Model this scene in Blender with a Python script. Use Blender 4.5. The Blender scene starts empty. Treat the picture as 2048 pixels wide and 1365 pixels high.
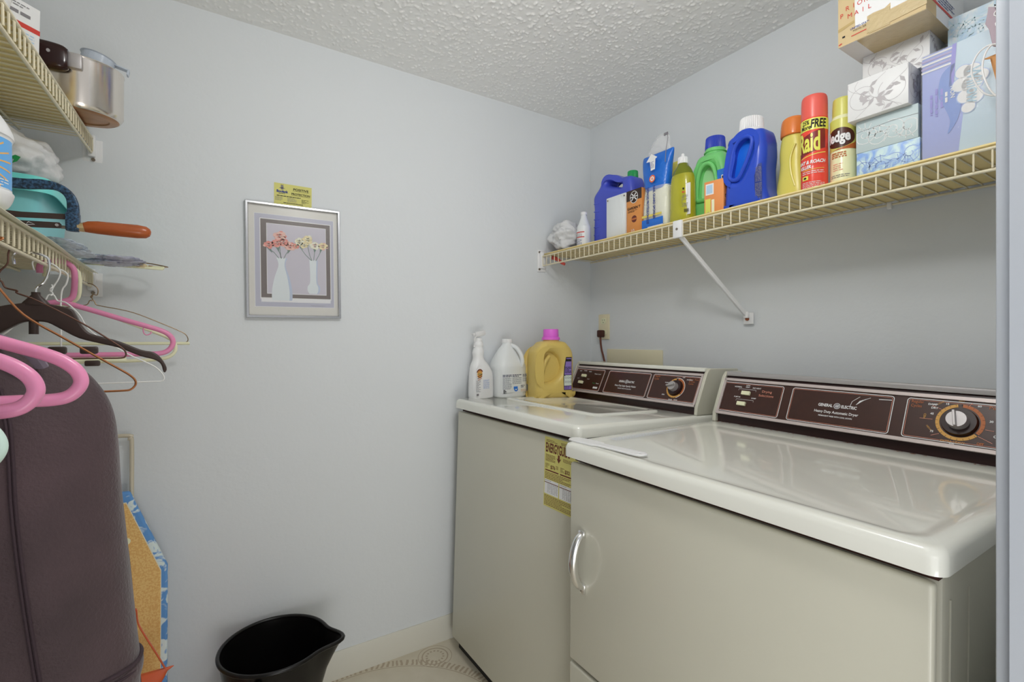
import bpy, bmesh, math, random
from mathutils import Vector, Matrix, Euler
random.seed(7)
S = bpy.context.scene
COL = S.collection
R = math.radians

# ------------------------------------------------------------------ camera
cam_d = bpy.data.cameras.new('camera'); cam = bpy.data.objects.new('camera', cam_d); COL.objects.link(cam)
cam_d.sensor_width = 36; cam_d.lens = 36*980/2048.0
cam_d.shift_y = -2.0/2048; cam_d.clip_start = .02
cam.location = (0, 0, 1.182); cam.rotation_euler = (R(90), 0, R(-32.8))
S.camera = cam

# ------------------------------------------------------------------ world, lights, exposure
w = bpy.data.worlds.new('world'); S.world = w; w.use_nodes = True
w.node_tree.nodes['Background'].inputs[0].default_value = (.97, .985, 1, 1)
w.node_tree.nodes['Background'].inputs[1].default_value = .55
S.view_settings.view_transform = 'Standard'; S.view_settings.look = 'None'
S.view_settings.exposure = 0.0; S.view_settings.gamma = 1; S.view_settings.use_curve_mapping = False

def area(name, loc, target, size, power, color=(1, 1, 1), shape='RECTANGLE', sy=None):
    l = bpy.data.lights.new(name, 'AREA'); l.shape = shape; l.size = size
    if sy: l.size_y = sy
    l.energy = power; l.color = color
    o = bpy.data.objects.new(name, l); COL.objects.link(o); o.location = loc
    d = Vector(target) - Vector(loc); o.rotation_euler = d.to_track_quat('-Z', 'Y').to_euler()
    return o
pl = bpy.data.lights.new('ceiling_lamp_light', 'POINT'); pl.energy = 10.5; pl.shadow_soft_size = .075; pl.color = (1, .992, .97)
plo = bpy.data.objects.new('ceiling_lamp_light', pl); COL.objects.link(plo); plo.location = (.50, .50, 2.03)
area('doorway_fill', (-.55, -1.0, 1.1), (1.1, 1.0, 1.3), 1.3, 9, (.97, .985, 1), 'RECTANGLE', 1.8)  # added soft fill lamp behind the camera, source unseen
area('low_upward_fill', (.1, -.9, .25), (.6, 1.1, 2.2), 1.0, 12, (1, .99, .97), 'RECTANGLE', .8)  # added low fill lamp aimed up to lift the ceiling and lower walls

# ------------------------------------------------------------------ materials
def lin(c): return tuple(((x/255)/12.92 if x <= 10 else (((x/255)+.055)/1.055)**2.4) for x in c)
MATS = {}
def mat(name, rgb=(200, 200, 200), rough=.5, metal=0, k=1.55, noise=0, nscale=30, bump=0, bscale=200, trans=0, alpha=1, coat=0, sss=0, ior=1.45, spec=.5):
    if name in MATS: return MATS[name]
    m = bpy.data.materials.new(name); m.use_nodes = True; nt = m.node_tree; b = nt.nodes['Principled BSDF']
    col = [min(.88, x*k) for x in lin(rgb)] + [1]
    b.inputs['Base Color'].default_value = col
    b.inputs['Roughness'].default_value = rough; b.inputs['Metallic'].default_value = metal
    b.inputs['Transmission Weight'].default_value = trans; b.inputs['Alpha'].default_value = alpha
    b.inputs['Coat Weight'].default_value = coat; b.inputs['IOR'].default_value = ior
    b.inputs['Specular IOR Level'].default_value = spec
    if sss: b.inputs['Subsurface Weight'].default_value = sss; b.inputs['Subsurface Scale'].default_value = .01
    if noise or bump:
        tc = nt.nodes.new('ShaderNodeTexCoord')
    if noise:
        n = nt.nodes.new('ShaderNodeTexNoise'); n.inputs['Scale'].default_value = nscale; n.inputs['Detail'].default_value = 5
        nt.links.new(tc.outputs['Object'], n.inputs['Vector'])
        mx = nt.nodes.new('ShaderNodeMix'); mx.data_type = 'RGBA'
        mx.inputs[6].default_value = [x*(1-noise) for x in col[:3]]+[1]; mx.inputs[7].default_value = [min(1, x*(1+noise)) for x in col[:3]]+[1]
        nt.links.new(n.outputs['Fac'], mx.inputs[0]); nt.links.new(mx.outputs[2], b.inputs['Base Color'])
    if bump:
        n = nt.nodes.new('ShaderNodeTexNoise'); n.inputs['Scale'].default_value = bscale; n.inputs['Detail'].default_value = 4
        nt.links.new(tc.outputs['Object'], n.inputs['Vector'])
        bp = nt.nodes.new('ShaderNodeBump'); bp.inputs['Strength'].default_value = 1; bp.inputs['Distance'].default_value = bump
        nt.links.new(n.outputs['Fac'], bp.inputs['Height']); nt.links.new(bp.outputs['Normal'], b.inputs['Normal'])
    MATS[name] = m; return m
def two(name, a, b_, scale, rough=.5, kind='noise', lo=.45, hi=.55, k=1.55, detail=3, alpha=1, distort=0):
    """two-colour printed pattern"""
    if name in MATS: return MATS[name]
    m = mat(name, a, rough, k=k, alpha=alpha); nt = m.node_tree; b = nt.nodes['Principled BSDF']
    tc = nt.nodes.new('ShaderNodeTexCoord')
    if kind == 'noise':
        n = nt.nodes.new('ShaderNodeTexNoise'); n.inputs['Detail'].default_value = detail; n.inputs['Distortion'].default_value = distort; out = n.outputs['Fac']
    else:
        n = nt.nodes.new('ShaderNodeTexVoronoi'); out = n.outputs['Distance']
    n.inputs['Scale'].default_value = scale
    nt.links.new(tc.outputs['Object'], n.inputs['Vector'])
    r = nt.nodes.new('ShaderNodeValToRGB'); r.color_ramp.elements[0].position = lo; r.color_ramp.elements[1].position = hi
    r.color_ramp.elements[0].color = [min(.9, x*k) for x in lin(a)]+[1]; r.color_ramp.elements[1].color = [min(.9, x*k) for x in lin(b_)]+[1]
    nt.links.new(out, r.inputs[0]); nt.links.new(r.outputs[0], b.inputs['Base Color'])
    return m

M_wall = mat('wall_paint', (187, 190, 192), .75, spec=.25, bump=.0006, bscale=60)
M_trim = mat('trim_paint', (180, 185, 193), .45, k=1.15)
M_base = mat('baseboard_paint', (184, 182, 172), .35)
M_wire = mat('shelf_vinyl_wire', (190, 182, 158), .4, noise=.12, nscale=18)
M_brkt = mat('white_plastic_bracket', (205, 204, 200), .4)
M_screw = mat('screw_steel', (120, 112, 104), .35, .8)
M_rust = mat('rusty_screw', (120, 66, 40), .7)
M_enamel = mat('cream_enamel', (180, 178, 164), .32, k=1.4, coat=.15, noise=.03, nscale=4)
M_enamel_lid = mat('white_enamel_lid', (196, 196, 188), .16, coat=.7, noise=.02, nscale=4)
M_dark = mat('dark_brown_panel', (56, 28, 20), .35, coat=.1, k=1.2, noise=.3, nscale=30)
M_darkd = mat('darker_brown_panel', (32, 12, 11), .3)
M_black = mat('black_rubber', (14, 12, 13), .5, k=1)
M_gap = mat('dark_gap_shade', (60, 30, 22), .7, k=1)  # dark colour standing in for shade inside the gap under the tops
M_chrome = mat('chrome', (226, 226, 226), .12, 1, k=1.1)
M_alu = mat('brushed_aluminium', (180, 176, 176), .4, .5, k=1.1)
M_ptrim = mat('pinkish_silver_trim', (190, 178, 175), .4, .2, k=1.2)
M_ink = mat('black_ink', (28, 24, 26), .6, k=1)
M_grey = mat('grey_ink', (125, 122, 126), .6, k=1.2)
M_winkc = mat('white_ink', (214, 210, 204), .5)
M_gold = mat('gold_ink', (186, 140, 70), .5)
M_orangei = mat('orange_brown_ink', (160, 92, 50), .5)
M_copperi = mat('copper_line_ink', (196, 130, 110), .45)
M_white = mat('white_plastic', (206, 208, 214), .3)
M_bluew = mat('bluish_white_plastic', (196, 203, 218), .3)
M_yelp = mat('mustard_yellow_plastic', (198, 174, 98), .3, k=1.4)
M_magenta = mat('magenta_plastic', (206, 92, 190), .35)
M_blue = mat('royal_blue_plastic', (36, 66, 168), .28)
M_blue2 = mat('violet_blue_plastic', (62, 74, 172), .3)
M_blue3 = mat('cap_blue_plastic', (44, 62, 160), .35)
M_green = mat('green_plastic', (104, 178, 104), .3)
M_greencap = mat('dark_green_plastic', (28, 132, 72), .35)
M_yel = mat('yellow_plastic', (212, 190, 92), .3)
M_orangecap = mat('translucent_orange_plastic', (206, 112, 50), .2)
M_red = mat('glossy_red_can', (204, 62, 48), .22)
M_redcap = mat('red_plastic_cap', (206, 84, 74), .3)
M_lemon = mat('lemon_yellow_cap', (180, 178, 92), .3)
M_cream = mat('pale_cream_can', (204, 206, 160), .25)
M_label = mat('white_label', (206, 206, 204), .4)
M_kraft = mat('kraft_cardboard', (176, 156, 118), .6, noise=.08, nscale=20)
M_kraft2 = mat('brown_kraft_paper', (168, 118, 66), .6, noise=.08, nscale=12)
M_navy = mat('navy_ink', (30, 46, 110), .5)
M_redink = mat('red_ink', (176, 52, 44), .5)
M_pink = mat('pink_plastic', (228, 124, 158), .28, sss=.1)
M_hcream = mat('cream_plastic', (206, 198, 168), .35)
M_hblack = mat('black_brown_plastic', (52, 40, 36), .4)
M_wcop = mat('copper_wire', (150, 98, 62), .3, .7)
M_wwhite = mat('white_coated_wire', (200, 198, 196), .4)
M_wgold = mat('brass_brown_wire', (128, 108, 84), .35, .7)
M_bucket = mat('black_bucket_plastic', (16, 14, 14), .28, k=1)
M_teal = mat('teal_plastic', (100, 190, 186), .35)
M_steel = mat('polished_pot_steel', (205, 198, 190), .2, 1, k=1.25, noise=.06, nscale=8)
M_burnt = mat('tarnished_pot_base', (146, 106, 74), .35, .6, noise=.4, nscale=25)
M_bake = mat('dark_brown_bakelite', (42, 18, 16), .15, k=1.1)
M_wood = mat('orange_varnished_wood', (160, 82, 42), .25, k=1.2, noise=.25, nscale=14)
M_frame_blue = two('hammered_blue_black_paint', (22, 34, 48), (50, 80, 110), 260, .35, lo=.4, hi=.65)
M_bag = mat('thin_white_plastic_bag', (206, 208, 210), .35, alpha=.82, bump=.004, bscale=28)
M_clear = mat('clear_plastic_film', (225, 228, 235), .12, alpha=.3, bump=.003, bscale=40)
M_clearbag = mat('milky_clear_plastic', (180, 188, 204), .25, alpha=.75, bump=.004, bscale=35)
M_sheet = mat('yellowed_plastic_sheet', (204, 200, 176), .3, alpha=.92)
M_velvet = mat('dark_plum_velour', (58, 44, 47), .7, k=1.7, noise=.5, nscale=12, bump=.0012, bscale=260)
MATS['dark_plum_velour'].node_tree.nodes['Principled BSDF'].inputs['Sheen Weight'].default_value = .22
M_tan = two('tan_particle_board', (206, 168, 108), (192, 150, 90), 260, .7)
M_bluecloth = two('blue_leaf_print_cloth', (84, 130, 182), (190, 204, 216), 26, .8, lo=.5, hi=.58, distort=1.2)
M_redbag = mat('rust_red_vinyl', (176, 78, 44), .3)
M_energy = mat('yellow_paper_label', (184, 178, 104), .6)
M_brownink = mat('brown_ink', (92, 40, 30), .6)
M_lampglass = mat('lamp_glass', (240, 240, 236), .3)

# ------------------------------------------------------------------ object helpers
def tag(o, label=None, cat=None, group=None, kind=None):
    if label: o['label'] = label
    if cat: o['category'] = cat
    if group: o['group'] = group
    if kind: o['kind'] = kind
    return o
def thing(name, label, cat, loc=(0, 0, 0), rot=(0, 0, 0), group=None):
    o = bpy.data.objects.new(name, None); COL.objects.link(o); o.location = loc; o.rotation_euler = rot
    o.empty_display_size = .05
    return tag(o, label, cat, group)
def link(name, me, parent=None, mats=None, smooth=True, ang=35, label=None):
    if mats is not None:
        for m in (mats if isinstance(mats, (list, tuple)) else [mats]): me.materials.append(m)
    o = bpy.data.objects.new(name, me); COL.objects.link(o); o.parent = parent
    if smooth:
        me.polygons.foreach_set('use_smooth', [True]*len(me.polygons)); me.set_sharp_from_angle(angle=R(ang))
    if label: o['label'] = label
    return o
class B:
    """collects shapes into ONE mesh"""
    def __init__(s): s.bm = bmesh.new()
    def vf(s, vs, fs, m=0):
        v = [s.bm.verts.new(p) for p in vs]; out = []
        for f in fs:
            try:
                fc = s.bm.faces.new([v[i] for i in f]); fc.material_index = m; out.append(fc)
            except ValueError: pass
        return v
    def box(s, c, d, m=0, bev=0, rot=None, seg=2):
        x, y, z = [k/2 for k in d]
        t = bmesh.new(); bmesh.ops.create_cube(t, size=1)
        for v in t.verts: v.co = Vector((v.co.x*d[0], v.co.y*d[1], v.co.z*d[2]))
        if bev: bmesh.ops.bevel(t, geom=t.edges[:], offset=bev, segments=seg, affect='EDGES', profile=.5)
        M = Matrix.Translation(c) @ (Euler(rot).to_matrix().to_4x4() if rot else Matrix())
        s.merge(t, M, m); return s
    def merge(s, t, M=Matrix(), m=0):
        mp = {}
        for v in t.verts: mp[v] = s.bm.verts.new(M @ v.co)
        for f in t.faces:
            try: fc = s.bm.faces.new([mp[v] for v in f.verts]); fc.material_index = m
            except ValueError: pass
        t.free()
    def cyl(s, p0, p1, r0, r1=None, n=20, m=0, cap=True):
        r1 = r0 if r1 is None else r1
        p0 = Vector(p0); p1 = Vector(p1); d = (p1-p0).normalized(); q = d.to_track_quat('Z', 'Y')
        vs = []
        for p, r in ((p0, r0), (p1, r1)):
            for i in range(n):
                a = 2*math.pi*i/n; vs.append(p + q @ Vector((r*math.cos(a), r*math.sin(a), 0)))
        fs = [(i, (i+1) % n, n+(i+1) % n, n+i) for i in range(n)]
        if cap: fs += [tuple(range(n-1, -1, -1)), tuple(range(n, 2*n))]
        s.vf(vs, fs, m); return s
    def tube(s, pts, r, n=10, m=0, closed=False, flat=1.0):
        P = [Vector(p) for p in pts]; N = len(P); rs = r if isinstance(r, (list, tuple)) else [r]*N
        tn = []
        for i in range(N):
            if closed: t = P[(i+1) % N]-P[i-1]
            else: t = P[min(i+1, N-1)]-P[max(i-1, 0)]
            tn.append(t.normalized())
        up = Vector((0, 0, 1)) if abs(tn[0].z) < .9 else Vector((0, 1, 0))
        nx = (up - tn[0]*up.dot(tn[0])).normalized(); vs = []
        for i in range(N):
            nx = (nx - tn[i]*nx.dot(tn[i])).normalized(); ny = tn[i].cross(nx)
            for k in range(n):
                a = 2*math.pi*k/n; vs.append(P[i] + nx*(rs[i]*math.cos(a)) + ny*(rs[i]*flat*math.sin(a)))
        fs = []
        for i in range(N if closed else N-1):
            j = (i+1) % N
            for k in range(n): fs.append((i*n+k, i*n+(k+1) % n, j*n+(k+1) % n, j*n+k))
        if not closed: fs += [tuple(range(n-1, -1, -1)), tuple((N-1)*n+k for k in range(n))]
        s.vf(vs, fs, m); return s
    def loft(s, secs, n=40, m=0, cap0=True, cap1=True):
        """secs: (z, hx, hy, cx, cy, e) superellipse rings"""
        vs = []; K = len(secs)
        for sc in secs:
            z, hx, hy = sc[:3]; cx = sc[3] if len(sc) > 3 else 0; cy = sc[4] if len(sc) > 4 else 0; e = sc[5] if len(sc) > 5 else 2
            for i in range(n):
                a = 2*math.pi*(i+.5)/n; c, q = math.cos(a), math.sin(a)
                vs.append((cx+hx*math.copysign(abs(c)**(2/e), c), cy+hy*math.copysign(abs(q)**(2/e), q), z))
        fs = []
        for k in range(K-1):
            for i in range(n): fs.append((k*n+i, k*n+(i+1) % n, (k+1)*n+(i+1) % n, (k+1)*n+i))
        if cap0: fs.append(tuple(range(n-1, -1, -1)))
        if cap1: fs.append(tuple((K-1)*n+i for i in range(n)))
        s.vf(vs, fs, m); return s
    def prism(s, poly, x0, x1, m=0):
        """poly in (y,z), extruded along x"""
        n = len(poly); vs = [(x0, p[0], p[1]) for p in poly]+[(x1, p[0], p[1]) for p in poly]
        s.vf(vs, [(i, (i+1) % n, n+(i+1) % n, n+i) for i in range(n)]+[tuple(range(n-1, -1, -1)), tuple(range(n, 2*n))], m); return s
    def grid(s, fn, nu, nv, m=0):
        vs = [fn(i/nu, j/nv) for j in range(nv+1) for i in range(nu+1)]
        s.vf(vs, [(j*(nu+1)+i, j*(nu+1)+i+1, (j+1)*(nu+1)+i+1, (j+1)*(nu+1)+i) for j in range(nv) for i in range(nu)], m); return s
    def build(s, name, mats, parent=None, smooth=True, ang=35, label=None, bev=0, solid=0):
        bmesh.ops.recalc_face_normals(s.bm, faces=s.bm.faces[:])
        me = bpy.data.meshes.new(name); s.bm.to_mesh(me); s.bm.free()
        o = link(name, me, parent, mats, smooth, ang, label)
        if solid:
            md = o.modifiers.new('thickness', 'SOLIDIFY'); md.thickness = solid; md.offset = 0
        if bev:
            md = o.modifiers.new('bevel', 'BEVEL'); md.width = bev; md.segments = 3; md.limit_method = 'ANGLE'; md.angle_limit = R(40)
        return o
def cr(pts, n=6, closed=False):
    """Catmull-Rom through pts"""
    P = [Vector(list(p)+[0]*(3-len(p))) if len(p) < 3 else Vector(p) for p in pts]; out = []; N = len(P)
    rng = range(N) if closed else range(N-1)
    for i in rng:
        if closed: a, b, c, d = P[i-1], P[i], P[(i+1) % N], P[(i+2) % N]
        else: a, b, c, d = P[max(i-1, 0)], P[i], P[i+1], P[min(i+2, N-1)]
        for k in range(n):
            t = k/n; out.append(.5*((2*b)+(c-a)*t+(2*a-5*b+4*c-d)*t*t+(3*b-a-3*c+d)*t**3))
    if not closed: out.append(P[-1])
    return out
def secs(keys, n=4):
    """smooth interpolation of loft sections"""
    ks = [list(k)+[0, 0, 2][len(k)-3:] if len(k) < 6 else list(k) for k in keys]; out = []
    for i in range(len(ks)-1):
        a, b, c, d = ks[max(i-1, 0)], ks[i], ks[i+1], ks[min(i+2, len(ks)-1)]
        for k in range(n):
            t = k/n; out.append([.5*((2*q)+(r-p)*t+(2*p-5*q+4*r-s_)*t*t+(3*q-p-3*r+s_)*t**3) for p, q, r, s_ in zip(a, b, c, d)])
    out.append(ks[-1]); return out
def slab(name, outlines, depth, bev, mats, parent=None, res=5, label=None, smoothn=6, taper=None):
    """rounded slab cut from 2D outlines (x,z); holes = further outlines; thickness along y"""
    cu = bpy.data.curves.new(name, 'CURVE'); cu.dimensions = '2D'; cu.fill_mode = 'BOTH'
    cu.extrude = max(depth/2-bev, 0.0001); cu.bevel_depth = bev; cu.bevel_resolution = res; cu.offset = -bev
    for ol in outlines:
        pts = cr(ol, smoothn, True) if smoothn > 1 else [Vector((p[0], p[1], 0)) for p in ol]
        sp = cu.splines.new('POLY'); sp.points.add(len(pts)-1); sp.use_cyclic_u = True
        for q, p in zip(sp.points, pts): q.co = (p.x, p.y, 0, 1)
    ob = bpy.data.objects.new('tmp', cu); COL.objects.link(ob); bpy.context.view_layer.update()
    me = bpy.data.meshes.new_from_object(ob.evaluated_get(bpy.context.evaluated_depsgraph_get()))
    bpy.data.objects.remove(ob); bpy.data.curves.remove(cu)
    for v in me.vertices:
        x, y, z = v.co; k = 1
        if taper: k = taper(x, y)
        v.co = (x, -z*k, y)
    bm = bmesh.new(); bm.from_mesh(me); bmesh.ops.remove_doubles(bm, verts=bm.verts[:], dist=1e-5); bmesh.ops.recalc_face_normals(bm, faces=bm.faces[:]); bm.to_mesh(me); bm.free()
    zmin = min(p[1] for p in outlines[0])
    for v in me.vertices:
        if v.co.z < zmin: v.co.z = zmin
    me.materials.clear()
    return link(name, me, parent, mats, True, 50, label)
_tc = {}
def text_geo(body, bold=0):
    key = (body, bold)
    if key in _tc: return _tc[key]
    cu = bpy.data.curves.new('t', 'FONT'); cu.body = body; cu.size = 1; cu.align_x = 'LEFT'; cu.offset = bold; cu.resolution_u = 3
    ob = bpy.data.objects.new('tmp', cu); COL.objects.link(ob); bpy.context.view_layer.update()
    me = bpy.data.meshes.new_from_object(ob.evaluated_get(bpy.context.evaluated_depsgraph_get()))
    vs = [(v.co.x, v.co.y) for v in me.vertices]; fs = [tuple(p.vertices) for p in me.polygons]
    bpy.data.objects.remove(ob); bpy.data.curves.remove(cu); bpy.data.meshes.remove(me)
    x0 = min((v[0] for v in vs), default=0); x1 = max((v[0] for v in vs), default=0)
    _tc[key] = (vs, fs, x0, x1); return _tc[key]
class G:
    """flat printed graphics in (x,z), mapped onto a surface; layers lift by .2 mm"""
    def __init__(s, mp=None, step=.00025): s.b = B(); s.mp = mp or (lambda x, z, h: (x, -h, z)); s.mats = []; s.step = step; s.q = []
    def mi(s, m):
        if m not in s.mats: s.mats.append(m)
        return s.mats.index(m)
    def raw(s, vs, fs, m, lay): s.q.append((vs, fs, s.mi(m), lay)); return s
    def poly(s, pts, m, lay=0): return s.raw([(p[0], p[1]) for p in pts], [tuple(range(len(pts)))], m, lay)
    def rect(s, x0, z0, x1, z1, m, lay=0): return s.poly([(x0, z0), (x1, z0), (x1, z1), (x0, z1)], m, lay)
    def ell(s, cx, cz, rx, rz, m, lay=1, n=28): return s.poly([(cx+rx*math.cos(6.2832*i/n), cz+rz*math.sin(6.2832*i/n)) for i in range(n)], m, lay)
    def ring(s, cx, cz, r0, r1, m, a0=0, a1=360, lay=1, n=40):
        N = max(3, int(n*abs(a1-a0)/360)); vs = []
        for i in range(N+1):
            a = R(a0+(a1-a0)*i/N); vs += [(cx+r0*math.cos(a), cz+r0*math.sin(a)), (cx+r1*math.cos(a), cz+r1*math.sin(a))]
        return s.raw(vs, [(2*i, 2*i+1, 2*i+3, 2*i+2) for i in range(N)], m, lay)
    def line(s, pts, wd, m, lay=1, closed=False):
        P = [Vector((p[0], p[1])) for p in pts]; N = len(P); vs = []
        for i in range(N):
            t = (P[(i+1) % N]-P[i-1]) if closed else (P[min(i+1, N-1)]-P[max(i-1, 0)])
            t = t.normalized() if t.length else Vector((1, 0)); nrm = Vector((-t.y, t.x))*wd/2
            vs += [tuple(P[i]+nrm), tuple(P[i]-nrm)]
        K = N if closed else N-1
        return s.raw(vs, [(2*i, 2*i+1, (2*((i+1) % N))+1, 2*((i+1) % N)) for i in range(K)], m, lay)
    def rrect(s, x0, z0, x1, z1, r, wd, m, lay=1):
        pts = []
        for cx, cz, a in ((x1-r, z1-r, 0), (x0+r, z1-r, 90), (x0+r, z0+r, 180), (x1-r, z0+r, 270)):
            for k in range(5): pts.append((cx+r*math.cos(R(a+k*22.5)), cz+r*math.sin(R(a+k*22.5))))
        return s.line(pts, wd, m, lay, True) if wd else s.poly(pts, m, lay)
    def text(s, body, x, z, size, m, lay=2, al='C', sx=1, bold=0, rot=0, shear=0):
        vs, fs, x0, x1 = text_geo(body, bold); sh = {'C': (x0+x1)/2, 'L': x0, 'R': x1}[al]
        out = []; c, q = math.cos(R(rot)), math.sin(R(rot))
        for a, b in vs:
            px = ((a-sh)*sx+b*shear)*size; pz = b*size; out.append((x+px*c-pz*q, z+px*q+pz*c))
        return s.raw(out, fs, m, lay)
    def fine(s, x0, z1, wd, rows, dz, m, lay=2, th=.35, seed=1, gap=.12):
        rr = random.Random(seed); vs = []; fs = []
        for r in range(rows):
            x = x0; z = z1-r*dz; end = x0+wd*(1 if rr.random() > .25 else rr.uniform(.5, .95))
            while x < end:
                l = min(end-x, dz*rr.uniform(.8, 2.6)); k = len(vs)
                vs += [(x, z-dz*th), (x+l, z-dz*th), (x+l, z), (x, z)]; fs.append((k, k+1, k+2, k+3)); x += l+dz*.35
        return s.raw(vs, fs, m, lay)
    def finev(s, x0, z1, ln, rows, dx, m, lay=2, seed=1, th=.4):
        k = len(s.q); s.fine(0, 0, ln, rows, dx, m, lay, th, seed); vs, fs, mi, l = s.q[k]
        s.q[k] = ([(x0+v[1], z1-v[0]) for v in vs], fs, mi, l); return s
    def build(s, name, parent, bend=0, label=None):
        bm = s.b.bm
        lay = bm.verts.layers.float.new('h')
        for vs, fs, mi, l in s.q:
            v = []
            for p in vs:
                q = bm.verts.new((p[0], 0, p[1])); q[lay] = l; v.append(q)
            for f in fs:
                try: fc = bm.faces.new([v[i] for i in f]); fc.material_index = mi
                except ValueError: pass
        if bend:
            xs = [v.co.x for v in bm.verts]; x = min(xs)+bend
            while x < max(xs):
                bmesh.ops.bisect_plane(bm, geom=bm.verts[:]+bm.edges[:]+bm.faces[:], plane_co=(x, 0, 0), plane_no=(1, 0, 0)); x += bend
        for v in bm.verts: v.co = Vector(s.mp(v.co.x, v.co.z, s.step*(v[lay]+1.5)))
        me = bpy.data.meshes.new(name); bm.to_mesh(me); bm.free()
        return link(name, me, parent, s.mats, False, label=label)
def cylmap(rx, ry=None, cx=0, cy=0, a0=0):
    """wrap x (arc length) around a vertical (elliptical) cylinder, x=0 facing -y turned by a0 degrees"""
    ry = ry or rx
    def f(x, z, h):
        a = x/((rx+ry)/2)+R(a0); return (cx+(rx+h)*math.sin(a), cy-(ry+h)*math.cos(a), z)
    return f
def planemap(o, ux, uz):
    o = Vector(o); ux = Vector(ux).normalized(); uz = Vector(uz).normalized(); n = ux.cross(uz)
    return lambda x, z, h: tuple(o+ux*x+uz*z+n*h)
NY = R(-90)   # rotation that turns a thing's front (-y) towards -X

# ------------------------------------------------------------------ the room
XW, YD, ZC, XL = 1.5926, 1.775, 2.196, -.54
def wallbox(name, lo, hi, m):
    b = B(); b.box([(l+h)/2 for l, h in zip(lo, hi)], [h-l for l, h in zip(lo, hi)])
    return tag(b.build(name, m, smooth=False), kind='structure')
wallbox('wall_back', (XL-.1, YD, 0), (XW+.1, YD+.1, ZC), M_wall)
wallbox('wall_right', (XW, .03, 0), (XW+.1, YD, ZC), M_wall)
wallbox('wall_left', (XL-.1, .03, 0), (XL, YD, ZC), M_wall)
b = B()
b.box(((.75+XW)/2, .09, ZC/2), (XW-.75, .12, ZC)); b.box(((XL-.11)/2, .09, ZC/2), (-.11-XL, .12, ZC)); b.box((.32, .09, (2.05+ZC)/2), (.862, .12, ZC-2.05))
tag(b.build('wall_front', M_wall, smooth=False), kind='structure')
# door casing and jamb
b = B(); b.box((.7395, .09, 1.02), (.02, .124, 2.04)); b.box((.7640, .158, 1.03), (.055, .014, 2.06), bev=.004); b.box((.785, .0215, 1.03), (.07, .014, 2.06), bev=.004)
tag(b.build('trim_1', M_trim), kind='structure')
b = B(); b.box((-.100, .09, 1.02), (.02, .124, 2.04)); b.box((-.1300, .158, 1.03), (.055, .014, 2.06), bev=.004)
tag(b.build('trim_2', M_trim), kind='structure')

# popcorn ceiling
m = bpy.data.materials.new('popcorn_ceiling'); m.use_nodes = True; nt = m.node_tree; bs = nt.nodes['Principled BSDF']
bs.inputs['Base Color'].default_value = (.93, .93, .915, 1); bs.inputs['Roughness'].default_value = .45
import numpy as np
rs = np.random.RandomState(4); gp = .0027; cx0, cx1, cy0, cy1 = XL, XW, .35, YD
nx_, ny_ = int((cx1-cx0)/gp)+1, int((cy1-cy0)/gp)+1; Hm = np.zeros((ny_, nx_)); yy, xx = np.mgrid[-4:5, -4:5]
for k in range(17000):
    px, py = rs.uniform(4, nx_-5), rs.uniform(4, ny_-5); n_ = 1 if rs.rand() < .6 else rs.randint(2, 4); a = rs.uniform(0, 6.28); hgt = .0006+.0042*rs.rand()**1.6; sg = rs.uniform(.7, 1.1)
    for q_ in range(n_):
        ax_, ay_ = px+q_*1.4*math.cos(a), py+q_*1.4*math.sin(a); ix, iy = int(ax_), int(ay_)
        if 4 <= ix < nx_-5 and 4 <= iy < ny_-5:
            w_ = Hm[iy-4:iy+5, ix-4:ix+5]; np.maximum(w_, hgt*np.exp(-((xx-(ax_-ix))**2+(yy-(ay_-iy))**2)/(2*sg*sg)), out=w_)
Hm += rs.uniform(0, .00025, Hm.shape)
X_, Y_ = np.meshgrid(np.linspace(cx0, cx1, nx_), np.linspace(cy0, cy1, ny_))
co = np.stack([X_, Y_, ZC-.0005-Hm], -1).reshape(-1, 3)
box_v = np.array([(x, y, z) for x in (XL-.1, XW+.1) for y in (.03, YD+.1) for z in (ZC, ZC+.1)])
idx = np.arange(nx_*ny_).reshape(ny_, nx_); quads = np.stack([idx[:-1, :-1], idx[1:, :-1], idx[1:, 1:], idx[:-1, 1:]], -1).reshape(-1, 4)
b0 = nx_*ny_; bq = np.array([(0, 1, 3, 2), (4, 6, 7, 5), (0, 4, 5, 1), (2, 3, 7, 6), (0, 2, 6, 4), (1, 5, 7, 3)])+b0
allq = np.concatenate([quads, bq]); allv = np.concatenate([co, box_v]).astype(np.float32)
me = bpy.data.meshes.new('ceiling'); me.vertices.add(len(allv)); me.vertices.foreach_set('co', allv.ravel()); me.loops.add(allq.size); me.loops.foreach_set('vertex_index', allq.ravel().astype(np.int32))
me.polygons.add(len(allq)); me.polygons.foreach_set('loop_start', np.arange(0, allq.size, 4, dtype=np.int32)); sm_ = np.ones(len(allq), dtype=bool); sm_[-6:] = False; me.polygons.foreach_set('use_smooth', sm_)
me.update(calc_edges=True); me.validate(); me.materials.append(m)
o = bpy.data.objects.new('ceiling', me); COL.objects.link(o); tag(o, kind='structure')

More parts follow.
